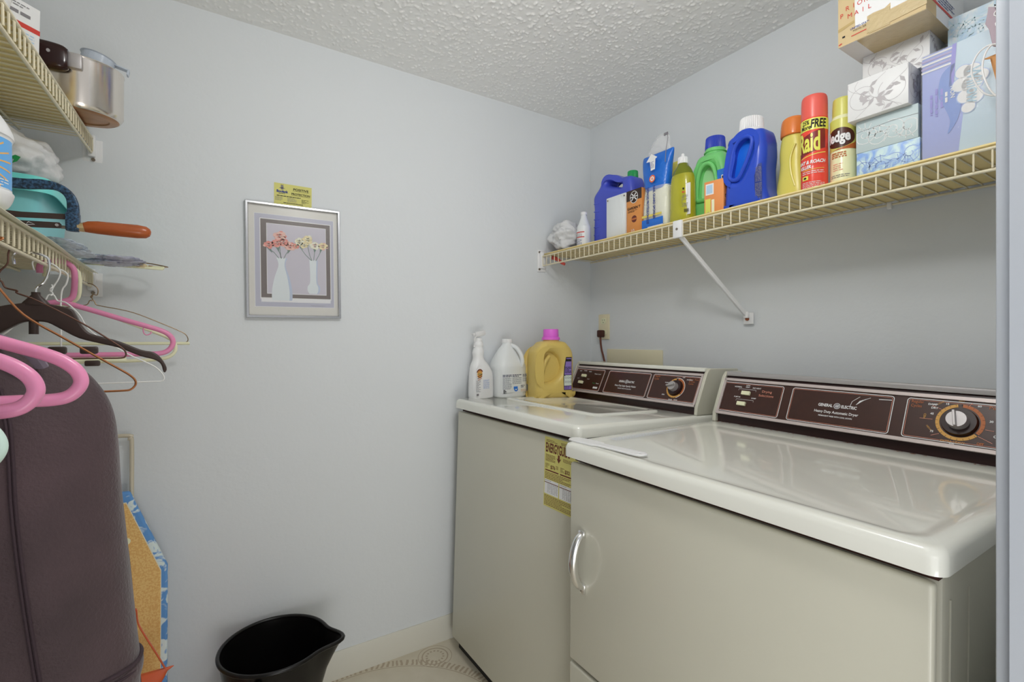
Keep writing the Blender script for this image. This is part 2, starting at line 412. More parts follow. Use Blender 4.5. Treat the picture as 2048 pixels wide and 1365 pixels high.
# vinyl floor with scroll medallions
m = bpy.data.materials.new('vinyl_floor'); m.use_nodes = True; nt = m.node_tree; bs = nt.nodes['Principled BSDF']; bs.inputs['Roughness'].default_value = .3
L = nt.links.new
def math_(op, a, b=None, c=None):
    n = nt.nodes.new('ShaderNodeMath'); n.operation = op
    for i, q in enumerate((a, b, c)):
        if q is None: continue
        if isinstance(q, (int, float)): n.inputs[i].default_value = q
        else: L(q, n.inputs[i])
    return n.outputs[0]
tc = nt.nodes.new('ShaderNodeTexCoord'); sx = nt.nodes.new('ShaderNodeSeparateXYZ')
nz = nt.nodes.new('ShaderNodeTexNoise'); nz.inputs['Scale'].default_value = 14; L(tc.outputs['Object'], nz.inputs['Vector'])
L(tc.outputs['Object'], sx.inputs[0])
def wrapc(o, c, per): return math_('SUBTRACT', math_('MULTIPLY', math_('FRACT', math_('ADD', math_('DIVIDE', math_('SUBTRACT', o, c), per), .5)), per), per/2)
fx = wrapc(sx.outputs[0], .45, .86); fy = wrapc(sx.outputs[1], 1.35, .86)
def band(val, c, wd): return math_('LESS_THAN', math_('ABSOLUTE', math_('SUBTRACT', val, c)), wd)
r1_ = math_('SQRT', math_('ADD', math_('MULTIPLY', fx, fx), math_('MULTIPLY', fy, fy)))
ax = math_('SUBTRACT', math_('ABSOLUTE', fx), .300); ay = math_('SUBTRACT', math_('ABSOLUTE', fy), .345)
r2_ = math_('SQRT', math_('ADD', math_('MULTIPLY', ax, ax), math_('MULTIPLY', ay, ay)))
an = math_('ARCTAN2', fy, fx); an2 = math_('ARCTAN2', ay, ax)
feather = math_('MULTIPLY', band(r1_, .418, .015), math_('LESS_THAN', math_('SINE', math_('ADD', math_('MULTIPLY', an, 150), math_('MULTIPLY', nz.outputs[0], 14))), -.1))
dash = math_('MULTIPLY', band(r2_, .031, .004), math_('LESS_THAN', math_('SINE', math_('MULTIPLY', an2, 14)), 0))
tot = math_('MAXIMUM', math_('MAXIMUM', band(r1_, .398, .0016), band(r2_, .047, .0025)), math_('MAXIMUM', feather, dash))
tot = math_('MAXIMUM', tot, math_('MAXIMUM', band(r2_, .062, .0012), band(r1_, .30, .002)))
rp = nt.nodes.new('ShaderNodeMix'); rp.data_type = 'RGBA'; L(math_('MULTIPLY', tot, .7), rp.inputs[0])
mx0 = nt.nodes.new('ShaderNodeMix'); mx0.data_type = 'RGBA'; L(nz.outputs['Fac'], mx0.inputs[0])
mx0.inputs[6].default_value = (.62, .56, .43, 1); mx0.inputs[7].default_value = (.76, .70, .57, 1)
L(mx0.outputs[2], rp.inputs[6]); rp.inputs[7].default_value = (.40, .30, .19, 1); L(rp.outputs[2], bs.inputs['Base Color'])
wallbox('floor', (XL-.1, -1.6, -.05), (XW+.1, YD+.1, 0), m)
b = B(); b.prism([(YD, 0), (YD-.013, 0), (YD-.013, .07), (YD-.006, .092), (YD, .092)], XL, XW)
tag(b.build('baseboard_back', M_base), kind='structure')
b = B(); b.box((XW-.006, .95, .046), (.012, 1.63, .092)); tag(b.build('baseboard_right', M_base), kind='structure')
b = B(); b.box((XL+.006, .95, .046), (.012, 1.63, .092)); tag(b.build('baseboard_left', M_base), kind='structure')

# ceiling lamp (above the frame)
t = thing('ceiling_light', 'round white flush ceiling lamp above the middle of the room', 'ceiling light', (.50, .50, ZC))
B().cyl((0, 0, 0), (0, 0, -.02), .13, n=40).build('canopy', M_chrome, t)
gm = bpy.data.materials.new('glowing_glass'); gm.use_nodes = True; gb = gm.node_tree.nodes['Principled BSDF']; gb.inputs['Emission Color'].default_value = (1, .97, .92, 1); gb.inputs['Emission Strength'].default_value = 2.5
b = B(); b.loft([(-.02, .12, .12), (-.04, .118, .118), (-.058, .095, .095), (-.068, .05, .05), (-.070, .01, .01)], n=40, cap0=False); b.build('glass_bowl', gm, t)

# ------------------------------------------------------------------ machines
def frame_pts(x0, z0, x1, z1): return [(x0, z0), (x1, z0), (x1, z1), (x0, z1)]
def machine(kind, loc, rot, W2, lidz, yb, depth, label, xl, pan, dialx, slx, ts, kr):
    t = thing(kind, label, kind.replace('clothes_', ''), loc, rot)
    cab_top = lidz-.045
    # cabinet
    b = B(); b.box((0, depth/2+.012, (cab_top+.03)/2), (2*W2-.012, depth-.02, cab_top-.03), bev=.006)
    if kind == 'clothes_dryer':
        for yy in (.045, .115, .24, .36): b.box((W2-.0055, yy, cab_top/2+.01), (.003, .004, cab_top-.09), bev=.001)
    b.build('cabinet', M_enamel, t)
    b = B(); b.box((0, depth/2+.006, cab_top+.003), (2*W2-.016, depth-.012, .0125)); b.build('gap_shade_filler', M_gap, t)  # dark filler sheet, paints the gap's shade between cabinet and top
    # front panels
    if kind == 'clothes_dryer':
        b = B(); b.box((0, .004, (.398+cab_top-.004)/2), (2*W2-.016, .018, cab_top-.004-.398), bev=.006, seg=3); b.build('door', M_enamel, t)
        b = B(); b.box((0, .004, (.03+.391)/2), (2*W2-.016, .018, .361), bev=.006, seg=3); b.build('lower_panel', M_enamel, t)
    else:
        b = B(); b.box((0, .004, (.05+cab_top-.004)/2), (2*W2-.004, .018, cab_top-.054), bev=.005, seg=3); b.build('front_panel', M_enamel, t)
    b = B(); b.box((0, .03, .028), (2*W2-.03, .02, .044)); b.build('kick_strip', M_black, t)
    for sx_ in (-1, 1):
        for yy in (.045, depth-.06):
            B().cyl((sx_*(W2-.04), yy, 0), (sx_*(W2-.04), yy, .035), .017, n=16).build('foot', M_black, t)
    # top with rolled edge and shallow pan
    o = B(); th = .036; z0 = lidz-th
    n = 10; outer = []
    def rr(hx, y0, y1, r, k=6):
        pts = []
        for cx, cy, a in ((hx-r, y1-r, 0), (-hx+r, y1-r, 90), (-hx+r, y0+r, 180), (hx-r, y0+r, 270)):
            for i in range(k+1): pts.append((cx+r*math.cos(R(a+90*i/k)), cy+r*math.sin(R(a+90*i/k))))
        return pts
    hx = W2+.006; y0 = -.018; y1 = depth+.0
    rings = [(hx-.006, y0+.006, y1-.003, .018, z0), (hx, y0, y1, .02, z0+.002), (hx, y0, y1, .02, lidz-.012), (hx-.0035, y0+.0035, y1-.002, .02, lidz-.0035), (hx-.011, y0+.011, y1-.006, .02, lidz)]
    if kind == 'clothes_dryer': rings += [(hx-.028, y0+.028, yb-.045, .03, lidz), (hx-.036, y0+.036, yb-.055, .028, lidz-.0022), (hx-.045, y0+.045, yb-.065, .026, lidz-.0032)]
    P = []
    for (a, c, d, r, z) in rings: P += [(p[0], p[1], z) for p in rr(a, c, d, r)]
    N = 28; K = len(rings)
    fs = [(k*N+i, k*N+(i+1) % N, (k+1)*N+(i+1) % N, (k+1)*N+i) for k in range(K-1) for i in range(N)]+[tuple(range(N-1, -1, -1)), tuple((K-1)*N+i for i in range(N))]
    o.vf(P, fs); top = o.build('top_panel', M_enamel_lid, t, ang=60)
    if kind == 'clothes_washer':
        o = B(); rg = [(.262, .155, .452, .03, lidz), (.262, .155, .452, .03, lidz+.003), (.258, .159, .448, .028, lidz+.0055), (.235, .185, .43, .022, lidz+.0055), (.231, .189, .426, .02, lidz+.0035)]
        P = []
        for (a, c, d, r, z) in rg: P += [(p[0]-.02, p[1], z) for p in rr(a, c, d, r)]
        K = len(rg); fs = [(k*N+i, k*N+(i+1) % N, (k+1)*N+(i+1) % N, (k+1)*N+i) for k in range(K-1) for i in range(N)]+[tuple((K-1)*N+i for i in range(N))]
        o.vf(P, fs); o.build('lid', M_enamel_lid, t, ang=60)
    # console
    h0 = lidz; fy0, fz0 = yb, h0+.026; fy1, fz1 = yb+.047, h0+.128
    ex = .006
    prof = [(yb+.006, h0-.002), (yb+.006, fz0), (fy1+.002, fz1+.003), (fy1+.012, fz1+.016), (depth-.005, fz1+.016), (depth-.005, h0-.002)]
    b = B(); b.prism(prof, xl+.012, W2-.012); b.build('console', M_darkd, t, bev=.002)
    for s_ in (-1, 1):
        b = B(); pr = [(yb-.006, h0), (yb-.004, fz0), (fy1-.004, fz1+.006), (fy1+.010, fz1+.022), (depth, fz1+.022), (depth, h0)]
        b.prism(pr, *((W2, W2-.012) if s_ > 0 else (xl, xl+.012))); b.build('end_cap', M_enamel, t, bev=.003)
    U = Vector((0, fy1-fy0, fz1-fz0)); FL = U.length; U.normalize()
    mp = planemap((0, fy0, fz0), (1, 0, 0), U)
    b = B()
    def bar(xa, xb, sa, sb, hh, m_=0):
        vs = [mp(xa, sa, 0), mp(xb, sa, 0), mp(xb, sb, 0), mp(xa, sb, 0), mp(xa, sa, hh), mp(xb, sa, hh), mp(xb, sb, hh), mp(xa, sb, hh)]
        b.vf(vs, [(3, 2, 1, 0), (4, 5, 6, 7), (0, 1, 5, 4), (1, 2, 6, 5), (2, 3, 7, 6), (3, 0, 4, 7)], m_)
    X0 = xl+.012; X1 = W2-.012
    bar(X0, X1, -.002, .006, .006); bar(X0, X1, FL-.006, FL+.002, .005); bar(X0, X0+.007, 0, FL, .005); bar(X1-.007, X1, 0, FL, .005)
    b.build('trim_frame', M_ptrim, t)
    b = B(); bar(X0+.007, X1-.007, .006, FL-.006, .0012); face = b.build('fascia', M_dark, t, smooth=False)
    b = B(); b.box(((X0+X1)/2, fy1+.0135, fz1+.0165), (X1-X0-.002, .025, .0135), bev=.003); b.build('top_rail', M_alu if kind == 'clothes_dryer' else M_enamel_lid, t)
    # graphics
    W_ = X1-X0; g = G(lambda x, z, h: mp(x, z, h+.0012)); fl0, fl1 = .013, FL-.013
    xs = [(-W2+p, -W2+q) for p, q in pan]
    for (p, q) in xs:
        g.rrect(p, fl0-.003, q, fl1+.003, .006, .0016, M_winkc, 1); g.rrect(p+.003, fl0, q-.003, fl1, .004, .0008, M_copperi, 1)
    cx = (xs[1][0]+xs[1][1])/2; zc = FL*.56
    dry = kind == 'clothes_dryer'
    g.text('GENERAL', cx-.010*ts/.64, zc-.004, .0108, M_winkc, al='R', sx=.74*ts/.64, bold=.03); g.text('ELECTRIC', cx+.010*ts/.64, zc-.004, .0108, M_winkc, al='L', sx=.74*ts/.64, bold=.03)
    g.ring(cx, zc, .0068, .0078, M_winkc, lay=2, n=28); g.ell(cx, zc, .0064, .0064, M_grey, 2); g.text('GE', cx, zc-.003, .008, M_winkc, lay=3, sx=.8, bold=.02, shear=.2)
    g.text('Heavy Duty Automatic Dryer' if dry else 'Heavy Duty Large Capacity Washer', cx, zc-.021, .0098, M_winkc, sx=.86*ts/.64, bold=.015)
    g.text('PERMANENT PRESS WITH COOL DOWN' if dry else 'PERMANENT PRESS WITH COOL DOWN', cx, zc-.031, .0052, M_winkc, sx=.82*ts/.64, bold=.02)
    # selector slides
    sxm = -W2+slx
    if dry:
        for i, (tx, tz) in enumerate((('NORMAL', .030), ('NO HEAT', -.028))): g.text(tx, sxm-tz, FL*.78, .0058, M_winkc, bold=.02)
        g.text('LOW', sxm, FL*.84, .0052, M_winkc, bold=.02); g.text('HEAT', sxm, FL*.79, .0052, M_winkc, bold=.02)
        g.line([(sxm-.027, FL*.70), (sxm-.027, FL*.745), (sxm+.027, FL*.745), (sxm+.027, FL*.70)], .0008, M_winkc)
        g.text('PUMP IN', sxm-.026, FL*.50, .0052, M_winkc, bold=.02); g.text('DAMP', sxm+.026, FL*.50, .0052, M_winkc, bold=.02)
        g.line([(sxm-.027, FL*.41), (sxm-.027, FL*.455), (sxm+.027, FL*.455), (sxm+.027, FL*.41)], .0008, M_winkc)
        g.text('Drying', xs[0][1]-.045, FL*.70, .0098, M_copperi, sx=1.1); g.text('Selections', xs[0][1]-.045, FL*.59, .0098, M_copperi, sx=1.1)
        bz = (FL*.63, FL*.33)
    else:
        g.text('HOT', sxm-.032, FL*.80, .0058, M_winkc, bold=.02); g.text('WARM', sxm-.004, FL*.82, .0058, M_winkc, bold=.02); g.text('COLD', sxm+.026, FL*.80, .0058, M_winkc, bold=.02)
        g.text('Water Level', xs[0][1]-.037, FL*.72, .0075, M_winkc); g.text('LOW', sxm-.032, FL*.50, .0055, M_winkc); g.text('HIGH', sxm+.03, FL*.50, .0055, M_winkc)
        g.text('Temp', xs[0][1]-.042, FL*.36, .0075, M_greencap); g.text('Rinse', xs[0][1]-.020, FL*.36, .0075, M_winkc); g.rect(xs[0][1]-.038, .020, xs[0][1]-.012, .028, M_winkc, 2)
        bz = (FL*.63, FL*.36)
    for z_ in bz:
        p0 = Vector(mp(sxm-.011+(.004 if z_ > .07 else 0), z_-.006, .001)); b = B()
        sxq = sxm-(.0 if z_ == bz[0] else .006)
        vs = [mp(sxq+dx, z_+dz, hh) for hh in (.001, .009) for dx, dz in ((-.013, -.006), (.013, -.006), (.013, .006), (-.013, .006))]
        b.vf(vs, [(3, 2, 1, 0), (4, 5, 6, 7), (0, 1, 5, 4), (1, 2, 6, 5), (2, 3, 7, 6), (3, 0, 4, 7)]); b.build('slide_button', M_hcream, t, bev=.0015)
    # dial
    kx = -W2+dialx; kz = FL*.51
    g.ring(kx, kz, kr*1.18, kr*1.42, M_gold, 100, 320, lay=1, n=60); g.ring(kx, kz, kr*1.18, kr*1.42, M_orangei, -35, 88, lay=1, n=60)
    for a in range(0, 360, 15):
        g.line([(kx+kr*1.28*math.cos(R(a)), kz+kr*1.28*math.sin(R(a))), (kx+kr*1.42*math.cos(R(a)), kz+kr*1.42*math.sin(R(a)))], .0006, M_ink, 2)
    g.text('Regular', xs[2][0]+.008, FL*.82, .0095, M_orangei, al='L', sx=.8); g.text('Cycles', xs[2][0]+.008, FL*.73, .0095, M_orangei, al='L', sx=.8)
    if dry:
        for tx, a, rr_, m_ in (('OFF', 92, 1.72, M_gold), ('60', 55, 1.7, M_winkc), ('30', 10, 1.75, M_winkc), ('15', 122, 1.6, M_winkc), ('45', 165, 1.75, M_winkc), ('75', 212, 1.8, M_winkc), ('105', 262, 1.75, M_winkc), ('OFF', 312, 1.95, M_orangei)):
            g.text(tx, kx+kr*rr_*math.cos(R(a)), kz+kr*rr_*math.sin(R(a))-.002, .0062, m_, bold=.03)
        g.text('DAMP', xs[2][0]+.047, FL*.80, .0062, M_winkc, bold=.03); g.text('DRY', xs[2][0]+.051, FL*.73, .0062, M_winkc, bold=.03)
        g.text('LIGHT', kx-.035, FL*.85, .005, M_gold, rot=35); g.text('MED', kx-.058, kz+.006, .006, M_gold, rot=90); g.text('HEAVY', kx-.050, kz-.022, .005, M_gold, rot=-50); g.text('EXTRA HEAVY', kx-.006, FL*.095, .0062, M_gold)
        g.text('Perm. Press', kx+.043, FL*.82, .010, M_orangei, al='L', sx=1.1); g.text('& Knits', kx+.062, FL*.71, .010, M_orangei, al='L', sx=1.1); g.text('Cycles', kx+.066, FL*.60, .010, M_orangei, al='L', sx=1.1)
        g.text('DE-WRINKLE', kx+.060, FL*.42, .0075, M_winkc, al='L', bold=.03); g.text('COOL DOWN', kx+.055, FL*.29, .0075, M_winkc, al='L', bold=.03)
        for a, r1, r2 in ((75, 1.5, 2.2), (140, 1.5, 2.3), (180, 1.6, 2.4), (228, 1.6, 2.3), (318, 1.5, 2.6), (345, 1.5, 2.0)):
            g.line([(kx+kr*r1*math.cos(R(a)), kz+kr*r1*math.sin(R(a))*.9), (kx+kr*r2*math.cos(R(a)), kz+kr*r2*math.sin(R(a))*.75)], .0008, M_copperi, 2)
        # scuffed sticker marks on the centre panel
        for k in range(9): g.line([(xs[1][1]-.075+k*.002, fl1-.028+.002*k), (xs[1][1]-.068+k*.0026, fl1-.016+.0012*k)], .0012, M_winkc, 2)
        g.line([(xs[1][1]-.088, fl1-.035), (xs[1][1]-.085, fl1-.020), (xs[1][1]-.070, fl1-.006)], .001, M_winkc, 2); g.line([(xs[1][1]-.03, fl1-.008), (xs[1][1]-.004, fl1-.007)], .0016, M_winkc, 2)
    else:
        for tx, a, rr_ in (('OFF', 62, 1.8), ('NORMAL', 35, 2.3), ('WASH', 158, 1.8), ('SPIN', 214, 2.0), ('RINSE', 262, 1.75), ('SOAK', 290, 1.8)): g.text(tx, kx+kr*rr_*math.cos(R(a)), kz+kr*rr_*math.sin(R(a))-.002, .0058, M_winkc, bold=.02)
        g.text('Perm. Press', kx+.046, FL*.80, .0075, M_orangei, al='L'); g.text('& Knits', kx+.046, FL*.73, .0075, M_orangei, al='L'); g.text('Cycles', kx+.046, FL*.66, .0075, M_orangei, al='L')
        g.ring(kx, kz, kr*1.42, kr*1.49, M_winkc, -70, 100, lay=1, n=60)
    g.build('printed_markings', face)
    def disc(r0, r1, h0_, h1_, m_, nm, par):
        b = B(); n = 40; vs = [mp(kx+r*math.cos(6.2832*i/n), kz+r*math.sin(6.2832*i/n), h) for r, h in ((r0, h0_), (r1, h1_)) for i in range(n)]
        b.vf(vs, [(i, (i+1) % n, n+(i+1) % n, n+i) for i in range(n)]+[tuple(n+i for i in range(n))]); return b.build(nm, m_, par)
    kn = disc(kr*1.1, kr*1.02, .0012, .010, M_darkd, 'dial', t)
    disc(kr*.66, kr*.60, .010, .026, M_alu, 'knob_cap', kn)
    b = B(); a = R(100 if dry else 15); ca, sa = math.cos(a), math.sin(a); vs = []
    for hh, hw, hl in ((.012, .0034, kr*.66), (.034, .0024, kr*.60)):
        for u, v in ((-hl, -hw), (hl, -hw), (hl, hw), (-hl, hw)): vs.append(mp(kx-.002+u*ca-v*sa, kz+u*sa+v*ca, hh))
    b.vf(vs, [(3, 2, 1, 0), (4, 5, 6, 7), (0, 1, 5, 4), (1, 2, 6, 5), (2, 3, 7, 6), (3, 0, 4, 7)]); b.build('pointer_grip', M_alu, kn, bev=.001)
    return t, top
washer, _ = machine('clothes_washer', (0, 0, 0), (0, 0, 0), .356, .957, .487, .70, 'cream top-loading washing machine with brown control panel, in the far corner',
                    -.297, [(.068, .247), (.272, .485), (.497, .692)], .605, .135, .56, .0250)
washer.matrix_world = Matrix.Translation((.825, 1.346, 0)) @ Matrix.Rotation(NY, 4, 'Z') @ Matrix.Rotation(R(-1.8), 4, 'X')
dryer, _ = machine('clothes_dryer', (0, 0, 0), (0, 0, 0), .3610, .930, .568, .70, 'cream clothes dryer with chrome door handle, nearest the doorway',
                   -.3610, [(.014, .197), (.222, .455), (.481, .710)], .577, .092, .64, .0285)
dryer.matrix_world = Matrix.Translation((.774, .5875, 0)) @ Matrix.Rotation(R(-90.3), 4, 'Z') @ Matrix.Rotation(R(.48), 4, 'Y')
for mach, yb_, xa_, xb_, zt in ((washer, .487, -.28, .35, .957), (dryer, .568, -.35, .35, .930)):
    g = G(planemap((0, yb_, zt), (1, 0, 0), (0, 1, 0)), step=.0001); rr_ = random.Random(9); M_rs = mat('rust_stain', (110, 66, 44), .8, k=1.1)
    for k in range(46):
        x = xa_+(xb_-xa_)*rr_.random()**1.2; n_ = 7; rx = rr_.uniform(.002, .009); rz = rr_.uniform(.001, .0035)
        g.poly([(x+rx*rr_.uniform(.6, 1.2)*math.cos(6.283*i/n_), .002-rr_.random()*.006+rz*rr_.uniform(.6, 1.2)*math.sin(6.283*i/n_)) for i in range(n_)], M_rs, k*.02)
    for k in range(7): x = rr_.uniform(xa_, xa_+.3); g.ell(x, -rr_.uniform(.012, .07), rr_.uniform(.0008, .003), .0008, M_rs, 1, n=6)
    g.build('rust_stains', mach)
g = G(planemap((-.318, .10, .930), (0, 1, 0), (-1, 0, 0)), step=.0001); g.fine(0, .012, .26, 6, .0048, mat('faded_blue_print', (166, 172, 188), .4), 1, seed=130); g.build('faded_print', dryer)
# dryer handle
b = B(); P = cr([(0, -.006, .745), (0, -.022, .735), (0, -.034, .705), (0, -.038, .672), (0, -.034, .640), (0, -.022, .612), (0, -.006, .600)], 6)
b.tube(P, [.0085+.002*abs(math.sin(i*.09)) for i in range(len(P))], 14)
b.box((0, -.010, .745), (.019, .014, .022), bev=.005); b.box((0, -.008, .598), (.019, .012, .030), bev=.005)
h = b.build('handle', M_chrome, dryer); h.scale = (1, 1, .88); h.location = (-.300, 0, .066)
# energy label
lab = G(planemap((0, -.005, 0), (1, 0, 0), (0, 0, 1)))
lx, lz = .207, .905; lw, lh = .178, .198
lab.rect(lx, lz-lh, lx+lw*.82, lz, M_energy, 0)
lab.text('ENERGYGUIDE', lx+.006, lz-.042, .036, M_brownink, al='L', sx=.45, bold=.03)
lab.fine(lx+.008, lz-.008, .05, 2, .004, M_brownink, 2, seed=3); lab.fine(lx+.075, lz-.008, .06, 2, .004, M_brownink, 2, seed=4)
lab.poly([(lx+.062, lz-.044), (lx+.070, lz-.044), (lx+.070, lz-.055), (lx+.076, lz-.053), (lx+.066, lz-.066), (lx+.056, lz-.053), (lx+.062, lz-.055)], M_brownink, 2)
lab.fine(lx+.006, lz-.050, .045, 6, .0034, M_brownink, 2, seed=5); lab.fine(lx+.085, lz-.050, .045, 3, .0034, M_brownink, 2, seed=6)
lab.text('$76', lx+.040, lz-.088, .014, M_brownink, bold=.02); lab.text('$32', lx+.104, lz-.088, .014, M_brownink, bold=.02)
for dx in (0, .068):
    lab.fine(lx+.006+dx, lz-.076, .018, 4, .0034, M_brownink, 2, seed=7+int(dx*100)); lab.fine(lx+.054+dx, lz-.076, .010, 3, .0034, M_brownink, 2, seed=9)
    lab.rect(lx+.005+dx, lz-.0965, lx+.066+dx, lz-.093, M_brownink, 1)
lab.fine(lx+.005, lz-.100, .125, 5, .0042, M_brownink, 2, seed=12)
for dx in (0, .068):
    lab.rect(lx+.003+dx, lz-.162, lx+.067+dx, lz-.121, M_label, 1); lab.rect(lx+.003+dx, lz-.1305, lx+.067+dx, lz-.1285, M_brownink, 2)
    for c in range(6): lab.fine(lx+.018+dx+c*.008, lz-.133, .005, 7, .0038, M_grey, 2, seed=20+c)
    lab.fine(lx+.004+dx, lz-.123, .055, 1, .0036, M_grey, 2, seed=31)
lab.fine(lx+.004, lz-.166, .135, 7, .0042, M_brownink, 2, seed=33)
el = lab.build('energy_label', washer, label='yellow paper energy label')
el.matrix_parent_inverse = Matrix()

# paddle, dryer top
o = slab('plastic_paddle', [[(-.115, -.018), (-.04, -.022), (-.02, -.014), (.06, -.017), (.088, -.018), (.104, -.008), (.104, .008), (.088, .018), (.06, .017), (-.02, .014), (-.04, .022), (-.115, .018)], [(.086, -.0035), (.093, -.0035), (.093, .0035), (.086, .0035)]], .004, .0018, M_white, None, smoothn=3)
tag(o, 'flat white plastic paddle lying on the front left corner of the dryer top', 'paddle')
o.matrix_world = Matrix.Translation((.802, .832, .9345)) @ Matrix.Rotation(R(-86), 4, 'Z') @ Matrix.Rotation(R(-90), 4, 'X')

# ------------------------------------------------------------------ wall fittings
t = thing('wall_outlet', 'cream duplex wall outlet on the right wall above the washer', 'outlet', (XW, 1.678, 1.243), (0, 0, NY))
B().box((0, -.003, 0), (.070, .006, .116), bev=.0025).build('cover_plate', mat('ivory_outlet_plate', (196, 188, 160), .35), t)
for dz in (.026, -.026):
    q = B(); q.loft([(.0055, .0165, .0145, 0, 0, 2.6), (.0085, .016, .014, 0, 0, 2.6)], 24)
    s_ = q.build('socket', M_hcream, t); s_.location = (0, 0, dz); s_.rotation_euler = (R(90), 0, 0)
    g = G(lambda x, z, h: (x, -.0085-h, z)); g.rect(-.0075, .001, -.0055, .009, M_ink); g.rect(.0055, .002, .0075, .008, M_ink); g.ell(0, -.006, .0022, .0022, M_ink)
    k = g.build('socket_slots', s_); k.rotation_euler = (R(-90), 0, 0); k.location = (0, 0, 0)
t = thing('power_cord', 'brown power cord plugged into the outlet, running behind the washer', 'power cord', (XW, 1.678, 1.217), (0, 0, NY))
B().box((0, -.024, -.006), (.026, .030, .034), bev=.006).build('plug', mat('dark_brown_plug', (66, 32, 22), .4, k=1.2), t)
pp = cr([(0, -.026, -.020), (.001, -.026, -.045), (.006, -.024, -.080), (.014, -.020, -.115), (.022, -.018, -.16), (.024, -.018, -.30)], 6)
B().tube(pp, .0045, 10).build('cord', mat('brown_cord_rubber', (96, 48, 32), .4, k=1.2), t)
o = B().box((XW-.004, 1.497, 1.09), (.008, .318, .102), bev=.003).build('wall_access_plate', mat('ivory_wall_plate', (192, 186, 160), .4))
tag(o, 'blank ivory wall plate behind the washer control panel', 'wall plate')

# ------------------------------------------------------------------ wire shelves
def wire_shelf(name, label, loc, rotz, L_, D_, extra=None, tilt=0):
    """local: x along, y from front (0) to wall (D_), top of wires at z 0"""
    t = thing(name, label, 'shelf', loc, (0, tilt, rotz))
    r = .0017; sp = .0276; n = int(L_/sp)
    b = B()
    for i in range(n+1):
        x = .006+i*sp
        b.tube([(x, D_, -r), (x, .012, -r), (x, .003, -.002), (x, 0, -.006), (x, 0, -.040)], r, 6)
    b.build('cross_wires', M_wire, t)
    for nm, y, z, rr_ in (('front_rail', .001, 0, .0032), ('hook_rail', .003, -.042, .0032), ('back_rail', D_-.006, -.006, .003), ('middle_rail', D_*.5, -.006, .003)):
        B().cyl((0, y, z-.001), (L_, y, z-.001), rr_, n=10).build(nm, M_wire, t)
    return t
# right shelf: starts at back wall (local x = 0 at Y=1.763) and runs towards the door
rs = wire_shelf('wire_shelf', 'long white wire shelf on the right wall holding cleaning supplies', (1.295, 1.762, 1.5555), NY, 1.58, .292)
b = B(); b.box((-.004, .006, -.018), (.016, .030, .074), bev=.004); b.box((-.010, .004, -.020), (.004, .046, .098), bev=.0015); b.build('end_bracket', M_brkt, rs)
for dz in (.018, -.058): B().cyl((-.008, -.010, dz), (-.004, -.010, dz), .0045, n=12).build('screw', M_screw, rs)
b = B(); b.box((.735, -.004, -.020), (.034, .010, .056), bev=.003); cl = b.build('clip', M_brkt, rs); B().cyl((.735, -.0105, -.020), (.735, -.008, -.020), .004, n=12).build('clip_screw', M_screw, cl)
fx_, fz_ = .7929, -.298
b = B(); p0 = Vector((.738, .010, -.045)); p1 = Vector((.790, .282, -.290)); d = (p1-p0)
q = d.to_track_quat('Z', 'X').to_matrix().to_4x4(); tmp = bmesh.new(); bmesh.ops.create_cube(tmp, size=1)
for v in tmp.verts: v.co = Vector((v.co.x*.014, v.co.y*.009, v.co.z*(d.length+.01)))
b.merge(tmp, Matrix.Translation((p0+p1)/2) @ q)
br = b.build('support_brace', M_brkt, rs, bev=.002)
b = B(); b.box((.795, .288, -.300), (.036, .006, .040), bev=.003); b.box((.792, .280, -.288), (.018, .012, .022), bev=.003); bk = b.build('brace_foot', M_brkt, rs); B().cyl((.793, .285, -.302), (.793, .280, -.302), .006, n=10).build('brace_screw', M_rust, bk)
for x in (.25, .72, 1.2): B().box((x, .286, -.010), (.012, .012, .018), bev=.003).build('wall_clip', M_brkt, rs)
# left shelves: local x from the back wall towards the door, front faces +X
def left_shelf(label, z, tilt):
    # local +x -> -Y, local y -> ... mirrored: build with front at +X by rotating and using negative depth
    t = thing('wire_shelf', label, 'shelf', (-.240, 1.762, z), (0, tilt, NY))
    r = .0017; sp = .0276; b = B()
    for i in range(57):
        x = .006+i*sp
        b.tube([(x, -.292, -r), (x, -.012, -r), (x, -.003, -.002), (x, 0, -.006), (x, 0, -.036)], r*1.1, 6)
    b.build('cross_wires', M_wire, t)
    for nm, y, zz, rr_ in (('front_rail', -.001, 0, .0032), ('hook_rail', -.003, -.038, .0032), ('back_rail', -.286, -.006, .003), ('middle_rail', -.146, -.006, .003)):
        B().cyl((0, y, zz-.001), (1.58, y, zz-.001), rr_, n=10).build(nm, M_wire, t)
    b = B(); b.box((-.004, -.003, -.020), (.018, .018, .060), bev=.005); b.box((-.0105, -.002, -.034), (.004, .044, .066), bev=.0015); b.build('end_bracket', M_brkt, t)
    B().cyl((-.008, .000, -.056), (-.003, .000, -.056), .0045, n=12).build('screw', M_screw, t)
    return t
up = left_shelf('upper wire shelf on the left wall carrying a saucepan', 1.738, R(4.2))
lo = left_shelf('lower wire shelf on the left wall with clothes hangers hooked on it', 1.3690, R(.4))

